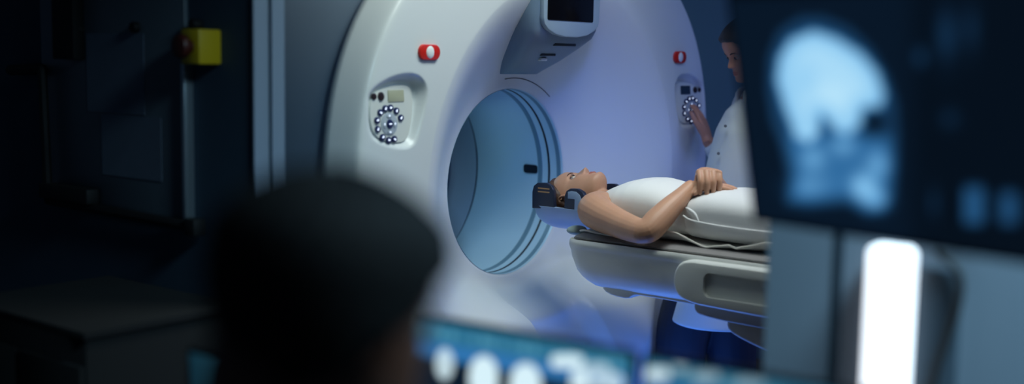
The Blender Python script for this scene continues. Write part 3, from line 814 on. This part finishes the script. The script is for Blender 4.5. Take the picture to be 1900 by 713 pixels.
# ---------------- the person at the desk in the foreground
fx, fy = -.185, 1.02
fr = empty('person', (fx, fy, 0)); tag(fr, 'dark-haired person seen from behind watching the screens in the foreground', 'person')
def Q_(x, y, z): return np.array([x-fx, y-fy, z], float)
fdir = np.array([.72, .69, 0]); fdir /= np.linalg.norm(fdir); fright = np.cross(fdir, [0, 0, 1.0])
pt = rad(8); hf2 = fdir*math.cos(pt)-np.array([0, 0, 1.0])*math.sin(pt); hu2 = np.array([0, 0, 1.0])*math.cos(pt)+fdir*math.sin(pt)
HBf = (fright*1.06, hf2*1.03, hu2*1.07); HOf = Q_(fx+.020, fy, 1.157)
fb = MB(); V, F = head_grid(60, 70); fb.add(tf_pts(V, HBf, HOf), F)
for v, f in ear_pieces(HBf, HOf): fb.add(v, f)
def Fp(fw, rg, z): p = fdir*fw + fright*rg; return np.array([p[0], p[1], z])
fb.tube([Fp(-.03, 0, 1.23), Fp(-.05, 0, 1.13), Fp(-.07, 0, 1.05)], [.058, .06, .08], 20)
fb.add(*loft([(Fp(-.07, 0, 1.08), fright*.09, fdir*.06), (Fp(-.075, 0, 1.03), fright*.2, fdir*.09), (Fp(-.08, 0, .85), fright*.19, fdir*.11), (Fp(-.1, 0, .62), fright*.17, fdir*.11), (Fp(-.1, 0, .5), fright*.18, fdir*.13)], 30, 2.4))
for sg in (-1, 1):
    fb.tube([Fp(-.07, sg*.16, 1.02), Fp(-.06, sg*.21, 1.0), Fp(-.0, sg*.25, .86), Fp(.06, sg*.27, .76)], [.06, .06, .05, .044], 16)
    fb.tube([Fp(.06, sg*.27, .76), Fp(.16, sg*.22, .765), Fp(.27, sg*.16, .765)], [.044, .04, .026], 16)
    hand(fb, Fp(.27, sg*.16, .765), fdir*1-fright*sg*.2, (0, 0, 1), -fright*sg, curl=(15, 20, 15), L=1.0)
    fb.tube([Fp(-.08, sg*.09, .53), Fp(.1, sg*.1, .53), Fp(.34, sg*.11, .52)], [.09, .085, .06], 16)
    fb.tube([Fp(.34, sg*.11, .51), Fp(.36, sg*.11, .3), Fp(.36, sg*.11, .08)], [.06, .055, .036], 16)
    fb.tube([Fp(.34, sg*.11, .04), Fp(.44, sg*.12, .04), Fp(.53, sg*.12, .03)], [.035, .035, .026], 14)
fuse('body', fb, .006, SKIND, fr, 3)
face_parts(HBf, HOf, fr, SKIND, 0, 0, HAIRK)
V, F = head_grid(60, 80, lambda T, P: hairmask(T, P, .80, .66, .46, .16, .016, lambda T, P: .002*np.sin(P*23+T*31)))
MB().add(tf_pts(V, HBf, HOf), F).build('hair', HAIRK, fr, 80)
sm = MB()
sm.add(*loft([(Fp(-.072, 0, 1.085), fright*.085, fdir*.068), (Fp(-.075, 0, 1.04), fright*.205, fdir*.10), (Fp(-.08, 0, .85), fright*.2, fdir*.12), (Fp(-.1, 0, .62), fright*.18, fdir*.12), (Fp(-.1, 0, .52), fright*.19, fdir*.14)], 30, 2.4))
for sg in (-1, 1):
    sm.tube([Fp(-.07, sg*.16, 1.02), Fp(-.06, sg*.21, 1.0), Fp(-.0, sg*.25, .86), Fp(.06, sg*.27, .765)], [.07, .07, .06, .054], 16)
    sm.tube([Fp(.06, sg*.27, .765), Fp(.14, sg*.232, .768)], [.053, .05], 16)
fuse('shirt', sm, .008, SHIRT, fr, 4)
tm = MB()
for sg in (-1, 1):
    tm.tube([Fp(-.08, sg*.09, .535), Fp(.1, sg*.1, .535), Fp(.34, sg*.11, .52)], [.105, .098, .075], 16)
    tm.tube([Fp(.34, sg*.11, .51), Fp(.36, sg*.11, .3), Fp(.36, sg*.11, .1)], [.074, .068, .06], 16)
fuse('trousers', tm, .008, NAVYP, fr, 4)
# his stool
st = empty('stool', (fx-fdir[0]*.06, fy-fdir[1]*.06, 0)); tag(st, 'round black stool under the person in the foreground', 'stool')
MB().cyl((0, 0, .385), (0, 0, .43), .19, 40, bev=.015).build('seat', BLACKM, st)
MB().cyl((0, 0, .05), (0, 0, .39), .025, 20).build('post', ALU, st)
for k in range(5):
    a = 2*PI*k/5; MB().tube([(0, 0, .07), (.2*math.cos(a), .2*math.sin(a), .05), (.26*math.cos(a), .26*math.sin(a), .03)], [.02, .016, .028], 10).build('leg', BLACKM, st)

# ================================================================== CONTROL ROOM
UW, WT = -1.513, .075            # partition plane towards the control room, thickness
sR = onu(1421, 560, UW)[0]; sL = onu(472, 150, UW)[0]
def slab(name, u0, u1, s0, s1, z0, z1, m, bev=0, kind='structure'):
    f_ = Frame(name, (u0+u1)/2, (s0+s1)/2, z0)
    o = f_.root; loc, rz = o.location.copy(), o.rotation_euler.copy(); bpy.data.objects.remove(o)
    ob = MB().box((0, 0, (z1-z0)/2), (abs(u1-u0), abs(s1-s0), z1-z0), bev).build(name, m)
    ob.location = loc; ob.rotation_euler = rz
    if kind: ob['kind'] = kind
    return ob
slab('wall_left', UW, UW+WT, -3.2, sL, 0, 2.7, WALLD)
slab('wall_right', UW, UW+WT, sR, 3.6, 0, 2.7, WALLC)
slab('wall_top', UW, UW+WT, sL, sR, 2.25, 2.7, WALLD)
slab('trim_1', UW-.006, UW+WT*.55, sL, sL+.006, 0, 2.25, TRIM)
slab('trim_2', UW+WT*.62, UW+WT+.012, sL-.05, sL+.012, 0, 2.25, TRIM)
s1 = onu(1548, 560, UW)[0]; s1b = onu(1562, 560, UW)[0]
slab('trim_3', UW-.004, UW+.001, s1, s1b, 0, 2.6, TRIMD)
sN0 = onu(1690, 560, UW)[0]; sN1 = onu(1785, 560, UW)[0]; zN = onu(1740, 498, UW)[1]
slab('floor', -4.2, UW+.0, -3.2, 4.2, -.06, 0, FLOORC)
slab('ceiling', -4.2, UW, -3.2, 4.2, 2.7, 2.78, CEIL)
slab('floor_scan', UW, 2.2, -3.2, 4.2, -.06, 0, FLOORS)['kind'] = 'structure'
slab('ceiling_scan', UW, 2.2, -3.2, 4.2, 2.75, 2.83, CEIL)
slab('wall_back', UW+WT, 2.2, -2.0, -1.9, 0, 2.75, WALLB)
slab('wall_far', 2.0, 2.1, -1.9, 4.2, 0, 2.75, WALLS)
slab('baseboard_far', 1.985, 2.0, -1.9, 4.0, 0, .1, TRIM)

# light bar on the right wall
pl = at(1652, 580, 1.72)
s0l, z0l = onu(1606, 452, UW-.045); s1l, _ = onu(1697, 452, UW-.045)
z1l = onu(1650, 860, UW-.045)[1]
lf = Frame('light_bar', UW-.03, (s0l+s1l)/2, z1l)
tag(lf.root, 'bright white rounded light bar glowing below the large monitor', 'light bar')
wl = abs(s1l-s0l)*.93; hl = z0l-z1l
Ml = basis((0, -1, 0), (0, 0, 1), (-1, 0, 0), (0, 0, hl/2))
MB().prism(rrect(wl*.8, hl-.02, .012, 6), -.03, -.017, Ml, bev=.002).build('housing', ALU, lf.root)
MB().prism(rrect(wl, hl, .016, 8), -.018, .018, Ml, bev=.004, seg=3).build('diffuser', LAMPW, lf.root)
# dark panel right of the bar and the black cable
nf = Frame('wall_panel', UW-.008, (sN0+sN1)/2, .0)
tag(nf.root, 'dark slate cabinet panel on wall right of the light bar', 'panel')
MB().box((0, 0, zN/2), (.016, abs(sN1-sN0), zN), .004).build('board', NICHE, nf.root)
cpts = []
for px, py in ((1742, 470), (1775, 500), (1783, 530), (1776, 575), (1758, 630), (1738, 690), (1728, 740), (1724, 800)):
    s_, z_ = onu(px, py, UW-.03); cpts.append((UW-.03, s_, z_))
cf_ = Frame('cable', UW-.03, cpts[-1][1], cpts[-1][2])
cq = MB().tube([cf_.L(*p) for p in cpts], .0062, 10)
loc = cf_.root.location.copy(); rz = cf_.root.rotation_euler.copy(); bpy.data.objects.remove(cf_.root)
co = cq.build('cable', RUBBER); co.location = loc; co.rotation_euler = rz
tag(co, 'black cable hanging down beside the dark wall panel', 'cable')

# ------------------------------------------------------------------ screens
def screen_mat(name, strength):
    m = bpy.data.materials.new(name); m.use_nodes = True; nt = m.node_tree; b = nt.nodes['Principled BSDF']
    b.inputs['Base Color'].default_value = (.004, .005, .007, 1); b.inputs['Roughness'].default_value = .35
    a = nt.nodes.new('ShaderNodeAttribute'); a.attribute_name = 'shown'
    nt.links.new(a.outputs['Color'], b.inputs['Emission Color']); b.inputs['Emission Strength'].default_value = strength
    return m
def ramp(v, stops):
    t = [s[0] for s in stops]; c = np.array([lin(s[1]) for s in stops])
    return np.stack([np.interp(v, t, c[:, k]) for k in range(3)], -1)
def screen(name, w, h, M, Mworld, fn, m, parent, nx=220, ny=130):
    """emissive picture on a flat panel: fn(px,py) gives linear colours"""
    xs = np.linspace(-w/2, w/2, nx); ys = np.linspace(-h/2, h/2, ny)
    X, Y = np.meshgrid(xs, ys, indexing='ij'); P = np.stack([X, Y, 0*X, 1+0*X], -1).reshape(-1, 4)
    loc = (P @ np.array(M).T)[:, :3]
    wd = (P @ np.array(Mworld @ M).T)[:, :3]
    px, py = project(wd)
    col = fn(px, py, P[:, 0]/w+.5, P[:, 1]/h+.5)
    idx = np.arange(nx*ny).reshape(nx, ny)
    F = np.stack([idx[:-1, :-1], idx[1:, :-1], idx[1:, 1:], idx[:-1, 1:]], -1).reshape(-1, 4)
    me = bpy.data.meshes.new(name); me.from_pydata(loc.tolist(), [], F.tolist())
    at_ = me.attributes.new('shown', 'FLOAT_COLOR', 'POINT')
    at_.data.foreach_set('color', np.concatenate([col, np.ones((len(col), 1))], 1).astype(np.float32).ravel())
    return link(name, me, parent, [m])
def mri(px, py, a, b):
    zx, zy = (px-1350)*1.698, py*1.698
    outer = [(128, 280), (132, 180), (165, 100), (230, 58), (300, 58), (380, 92), (450, 160), (500, 250), (526, 330), (532, 430), (522, 600), (492, 660), (440, 672), (380, 640), (250, 650), (185, 640), (195, 560), (170, 450), (142, 380)]
    brain = [(155, 250), (165, 180), (200, 125), (270, 98), (340, 120), (420, 170), (470, 230), (492, 300), (480, 338), (440, 338), (425, 345), (418, 395), (380, 422), (340, 412), (312, 375), (293, 362), (288, 420), (255, 448), (215, 430), (180, 340)]
    do, db = sdf_poly(zx, zy, outer), sdf_poly(zx, zy, brain)
    v = .05 + .10*sstep(14, -10, do)
    low = sstep(390, 460, zy)*sstep(0, -50, do)
    v = v + .17*low
    v = v + .66*sstep(14, -18, db) + .12*sstep(-20, -60, db)
    g = lambda x, y, sx, sy, k: k*np.exp(-((zx-x)/sx)**2-((zy-y)/sy)**2)
    v = v + g(270, 500, 34, 34, .2)+g(365, 455, 34, 30, .2)+g(428, 590, 34, 36, .42)+g(478, 520, 34, 40, .22)+g(470, 630, 36, 30, .3)+g(255, 590, 60, 40, .12)
    v = v - g(462, 400, 40, 46, .14) - g(240, 250, 40, 60, .08) + g(330, 300, 50, 40, .1)
    v = v + g(608, 180, 18, 28, .10)+g(690, 110, 30, 90, .09)+g(765, 90, 24, 80, .07)+g(700, 375, 30, 30, .06)+g(650, 640, 14, 50, .07)
    v = v + .2*sstep(40, 20, np.abs(zx-776))*sstep(570, 610, zy)*sstep(720, 690, zy)+.17*sstep(38, 18, np.abs(zx-886))*sstep(590, 625, zy)*sstep(720, 690, zy)
    v = v - .03*sstep(520, 640, zx)
    return ramp(v, [(0, '03080f'), (.05, '081626'), (.15, '173a5c'), (.32, '2f6a9e'), (.6, '6fb0e0'), (.85, '97d0f4'), (1.0, 'b4e2fa')])
def listview(x0, y0, sl, cells):
    def fn(px, py, a, b):
        v = py-(y0+sl*(px-x0))
        n = np.sin(px*.21)+np.sin(px*.33+1)+np.sin(px*.083+2)
        c = np.zeros((len(px), 3))
        teal = np.array(lin('2b6d8e')); teal2 = np.array(lin('5aa0b8')); blue = np.array(lin('2f72ad')); dark = np.array(lin('0a1a2a')); br = np.array(lin('d8f2fb'))
        k = np.clip(.25+.25*n, 0, 1)[:, None]*np.exp(-((v-30)/9)**2)[:, None]
        c[:] = teal; c = c*(1-k)+teal2*k
        m = sstep(44, 50, v)[:, None]; c = c*(1-m)+blue*m
        m = sstep(74, 82, v)[:, None]; c = c*(1-m)+dark*m
        for (cx, cy, rx, ry, e, st) in cells:
            q = (np.abs((px-cx)/rx)**e+np.abs((py-cy)/ry)**e)
            m = sstep(1.15, .75, q)[:, None]*st; c = c*(1-m)+br*m
        return c
    return fn
def monitor(corner, side, right, w, h, tilt, label, fn, strength, stand=True, bez=.008, group=None):
    """corner: world point of a bottom or top corner; right: unit vector along the screen"""
    r = np.array([right[0], right[1], 0.0]); r /= np.linalg.norm(r); n = np.array([r[1], -r[0], 0])      # towards the viewer
    if n[1] > 0: n = -n
    up = np.array([0, 0, 1.0])*math.cos(tilt)+n*math.sin(tilt); nn = np.cross(r, up)
    if nn @ n < 0: nn = -nn
    sx, sy = side
    ctr = np.array(corner) - r*(sx*w/2) - up*(sy*h/2)
    base = ctr - n*.08
    zb = DESKZ if stand else ctr[2]-h/2
    rz = math.atan2(r[1], r[0])
    root = empty('monitor', (base[0], base[1], zb), rz); tag(root, label, 'monitor', group)
    Mw = Matrix.Translation((base[0], base[1], zb)) @ Matrix.Rotation(rz, 4, 'Z')
    Mi = Mw.inverted() @ basis(r, up, nn, ctr)
    MB().prism(rrect(w, h, .006), -.012, 0, Mi, bev=.003).prism(rrect(w*.8, h*.75, .03), -.04, -.011, Mi, bev=.012).build('shell', BLACK, root)
    screen('screen', w-2*bez, h-2*bez, Mi @ Matrix.Translation((0, 0, .0008)), Mw, fn, screen_mat('screen_picture', strength), root)
    if stand:
        hgt = ctr[2]-zb
        MB().box((0, .0, hgt*.5-.0), (.06, .02, hgt), .006).build('stand_neck', BLACK, root)
        MB().prism(rrect(.24, .18, .03), 0, .012, Matrix.Translation((0, -.02, 0)), bev=.003).build('stand_base', BLACK, root)
    return root, ctr, nn
DESKZ = .72
r1, c1, n1 = monitor(at(1396, 412, 1.75), (-1, -1), (.60, -.80), .60, .343, rad(13), 'large dark monitor showing a bright blue side view brain scan', mri, 1.0, stand=False)
# wall arm carrying it
back = c1-n1*.045; wallp = C0 + UL*(UW-.0) + SL*float((back-C0) @ SL) + np.array([0, 0, c1[2]])
loc0 = np.array(r1.location[:]); rz0 = r1.rotation_euler.z
def to_r1(p):
    d = np.array(p)-loc0; return np.array([d[0]*math.cos(rz0)+d[1]*math.sin(rz0), -d[0]*math.sin(rz0)+d[1]*math.cos(rz0), d[2]])
MB().tube([to_r1(back+n1*.008), to_r1(back-n1*.03), to_r1(wallp-UL*.02)], .018, 14).build('wall_arm', BLACK, r1)
ls = [(897, 702, 27, 42, 2.2, 1), (975, 716, 29, 42, 2.2, 1), (825, 676, 17, 30, 2, .75), (1052, 671, 30, 12, 4, 1), (1075, 706, 16, 22, 3, .9), (1105, 700, 30, 26, 3, .55), (1140, 710, 18, 18, 2, .6)]
monitor(at(1182, 652, 1.62), (1, 1), (.83, -.56), .52, .32, rad(-4), 'lower monitor with rows of glowing scans, beside the dark head', listview(820, 590, .172, ls), 1.0, group='lower monitors on the desk')
ls2 = [(1216, 695, 26, 12, 4, 1), (1262, 680, 12, 12, 2, .5), (1310, 700, 26, 10, 3, .4), (1390, 712, 30, 10, 3, .3)]
monitor(at(1192, 654, 1.61), (-1, 1), (.83, -.56), .52, .32, rad(-4), 'lower monitor with teal toolbar, right of the gap under the patient table', listview(820, 590, .172, ls2), .8, group='lower monitors on the desk')
# slim lit screen left of the head
def strip(px, py, a, b):
    v = .35+.65*np.exp(-((a-.35)/.25)**2); return ramp(v, [(0, '04121a'), (.4, '14384a'), (1, '3f86a2')])
monitor(at(346, 644, 2.0), (-1, 1), (.83, -.56), .30, .25, rad(0), 'small teal-lit screen half hidden behind the dark head on left', strip, .55)
# desk
df = Frame('desk', -2.02, 2.17, 0); tag(df.root, 'long dark desk carrying the lower monitors', 'desk')
MB().box((0, .0, .705), (.86, 2.45, .03), .004).build('desktop', DESKM, df.root)
for a in (-.4, .38):
    for b in (-1.15, 1.15): MB().box((a, b, .345), (.05, .05, .69), .004).build('leg', BLACKM, df.root)

# ------------------------------------------------------------------ dark left wall
def wallthing(name, px, py, label, cat, out=0.0, group=None):
    s_, z_ = onu(px, py, UW); f_ = Frame(name, UW-out, s_, z_); tag(f_.root, label, cat, group); return f_
def wallbox(f_, px0, py0, px1, py1, name, m, d0, d1, bev=.003, par=None, mi=None):
    sa, za = onu(px0, (py0+py1)/2, UW-d0); sb, _ = onu(px1, (py0+py1)/2, UW-d0)
    _, zt = onu((px0+px1)/2, py0, UW-d0); _, zb = onu((px0+px1)/2, py1, UW-d0)
    c = f_.L(UW-(d0+d1)/2, (sa+sb)/2, (zt+zb)/2)
    return MB().box(c, (abs(d1-d0), abs(sb-sa), zt-zb), bev).build(name, m, par or f_.root)
bf = wallthing('whiteboard', 220, 380, 'grey wall board with a pale right edge and dark bottom tray', 'whiteboard')
wallbox(bf, 86, -30, 352, 392, 'board', BOARD, .0, .014)
wallbox(bf, 354, 118, 361, 420, 'edge_frame', ALU, .0, .03)
def wallbar(f_, p, q, w, name, m, d=.03):
    a = f_.L(UW-d, *onu(*p, UW-d)); b = f_.L(UW-d, *onu(*q, UW-d)); return MB().tube([a, b], w, 8).build(name, m, f_.root)
wallbar(bf, (92, 372), (362, 421), .014, 'tray', BLACKM)
MB().box(bf.L(UW-.03, *onu(361, 421, UW-.03)), (.04, .045, .045), .006).build('corner_cap', BLACKM, bf.root)
ef = wallthing('board_eraser', 140, 360, 'black eraser block lying on the left end of board tray', 'eraser', .03)
wallbox(ef, 95, 344, 185, 372, 'felt_block', BLACKM, .018, .06, .006)
for k, (a, b, c, d, lab) in enumerate(((162, 62, 268, 210, 'upper faint paper sheet pinned on the dark wall board'), (190, 215, 300, 330, 'lower faint paper sheet pinned on the dark wall board'))):
    f_ = wallthing('paper_sheet', (a+c)/2, (b+d)/2, lab, 'paper', .015, 'sheets on the wall board'); wallbox(f_, a, b, c, d, 'sheet', PAPER, .0145, .0162, 0)
for px, py, lab in ((160, 56, 'black round magnet on the upper left of paper'), (263, 51, 'black round magnet in the middle of wall board'), (373, 46, 'black round magnet just above the yellow box')):
    f_ = wallthing('magnet', px, py, lab, 'magnet', .02, 'magnets on the wall board')
    MB().cyl((.02, 0, 0), (-.012, 0, 0), .0145, 20, bev=.003).build('disc', BLACKM, f_.root)
f_ = wallthing('wall_rail', 135, 60, 'black vertical strip hanging high on dark wall', 'rail'); wallbox(f_, 116, -40, 155, 110, 'strip', BLACKM, .015, .05)
f_ = wallthing('angle_bracket', 70, 130, 'black angled bracket on far left of dark wall', 'bracket')
a, b, c = (f_.L(UW-.036, *onu(x, y, UW-.036)) for x, y in ((20, 130), (78, 128), (90, 372)))
MB().tube([a, b], .016, 8).tube([b, c], .014, 8).build('bar', BLACKM, f_.root)
# yellow emergency stop box
sE, zE = onu(376, 87, UW-.03)
yf = Frame('emergency_stop_box', UW, sE, zE); tag(yf.root, 'yellow emergency stop box with dark knob on the dark wall', 'emergency stop')
MB().box((-.035, 0, 0), (.07, .075, .088), .005).build('housing', YEL, yf.root)
MB().cyl((-.07, 0, 0), (-.082, 0, 0), .018, 24).build('stem', YELK, yf.root)
MB().cyl((-.082, 0, 0), (-.108, 0, 0), .03, 28, bev=.008).build('knob', YELK, yf.root)
# black cabinet below the board
kf = Frame('storage_cabinet', -1.75, onu(215, 600, -1.7)[0], 0)
zt = onu(215, 556, -1.7)[1]; ka = onu(82, 600, -1.95)[0]; kb = onu(345, 600, -1.95)[0]
kf2 = kf
tag(kf.root, 'low black cabinet against the dark wall at lower left', 'cabinet')
wk = .55
MB().box((0, 0, zt/2), (.42, wk, zt-.02), .006).build('carcass', DARKC, kf.root)
MB().box((0, 0, zt-.006), (.44, wk+.02, .02), .004).build('worktop', DARKC, kf.root)
for k in (-1, 1):
    d_ = MB().box((-.215, k*wk/4, zt/2-.02), (.016, wk/2-.012, zt-.12), .003).build('door', DARKC, kf.root)
    MB().tube([(-.235, k*.03, zt*.62), (-.235, k*.03, zt*.75)], .005, 8).build('handle', ALU, d_)

# ------------------------------------------------------------------ behind the scanner, seen through the bore
ua, za = ons(850, 195, -1.9); ub, zb2 = ons(905, 251, -1.9)
wc = Frame('wall_cupboard', ub-.25, -1.9, zb2); tag(wc.root, 'slate wall cupboard seen through the bore on back wall', 'cupboard')
MB().box((0, -.1, .35), (1.3, .2, .7), .005).build('carcass', CAB, wc.root)
for k in (-1, 1): MB().box((k*.325, -.208, .35), (.63, .016, .68), .003).build('door', CAB, wc.root)
us, zs = ons(873, 285, -1.9)
ws = Frame('wall_socket', us, -1.9, zs); tag(ws.root, 'small grey socket plate on wall behind the bore', 'socket')
MB().box((0, -.012, 0), (.16, .024, .06), .004).build('cover_plate', mat('socket_grey', '6f8590', .5), ws.root)
MB().box((-.03, -.026, 0), (.05, .006, .035), .002).build('outlet', TRIMD, ws.root)

# ================================================================== LIGHT
def area(name, loc, target, size, power, col, sy=None, spread=None):
    l = bpy.data.lights.new(name, 'AREA'); l.energy = power; l.color = lin(col) if isinstance(col, str) else col
    l.shape = 'RECTANGLE'; l.size = size; l.size_y = sy or size
    if spread: l.spread = rad(spread)
    o = bpy.data.objects.new(name, l); COL.objects.link(o); o.location = tuple(map(float, loc))
    o.rotation_euler = (Vector(tuple(map(float, target)))-o.location).to_track_quat('-Z', 'Y').to_euler()
    return o
area('ceiling_light_panel', G(-.62, 1.0, 2.65), G(-.78, .25, 1.2), 1.0, 9.5, (.88, 1.0, .95), .5, 115)
area('ceiling_light_table', G(-.05, 1.35, 2.70), G(-.05, .95, .9), .5, 2.9, (.95, 1.0, 1.0), .5, 72)
area('blue_light_under_table', G(-.05, .62, .12), G(-.05, .60, .9), .25, 4.5, (.07, .24, 1.0), .7)
area('blue_light_floor', G(.38, .55, .12), G(.60, .2, .50), .25, 1.3, (.07, .24, 1.0), .25)
area('blue_light_right', G(1.3, 1.6, .5), G(.35, .15, 1.2), .5, 4, (.20, .30, 1.0), .5)
area('blue_ambient_fill', G(1.1, 1.5, 2.6), G(.4, .0, 1.1), .9, 3.8, (.30, .46, 1.0), .6, 130)  # added fill for a bluish ambient on the scanner face, no real fixture
area('blue_glow_fill', G(-.6, 1.0, 2.2), G(.44, .15, 1.26), .12, .4, (.08, .20, 1.0), .12, 40)  # added out of view to put a blue glow on the funnel
area('bore_light', G(0, -.30, BZ+.30), G(0, -.25, BZ-.3), .12, .8, (.45, .80, 1.0), .3)
area('back_wall_fill', G(0, -1.3, 2.6), G(0, -1.7, .6), .8, 8, (.5, .75, 1.0))  # unseen fill added to brighten the wall behind the bore
area('control_wall_fill', G(-2.0, 2.85, 2.6), G(-1.5, 2.2, .5), .5, 36, (.48, .80, 1.0), None, 114)  # added overhead fill to lift the dark right partition, not a known fixture
w = bpy.data.worlds.new('World'); SC.world = w; w.use_nodes = True
w.node_tree.nodes['Background'].inputs['Color'].default_value = (.25, .45, .8, 1); w.node_tree.nodes['Background'].inputs['Strength'].default_value = .03

# ================================================================== CAMERA
cd = bpy.data.cameras.new('camera'); cam = bpy.data.objects.new('camera', cd); COL.objects.link(cam)
cd.sensor_width = 36; cd.lens = 36*FPX/1900; cd.clip_start = .05
cam.matrix_world = basis(CR, CU, -CF, CAM)
cd.dof.use_dof = True; cd.dof.focus_distance = 4.05
cd.dof.aperture_fstop = (cd.lens/1000)/.045
SC.camera = cam
SC.view_settings.view_transform = 'Standard'; SC.view_settings.look = 'None'
SC.view_settings.exposure = 0; SC.view_settings.gamma = 1; SC.view_settings.use_curve_mapping = False
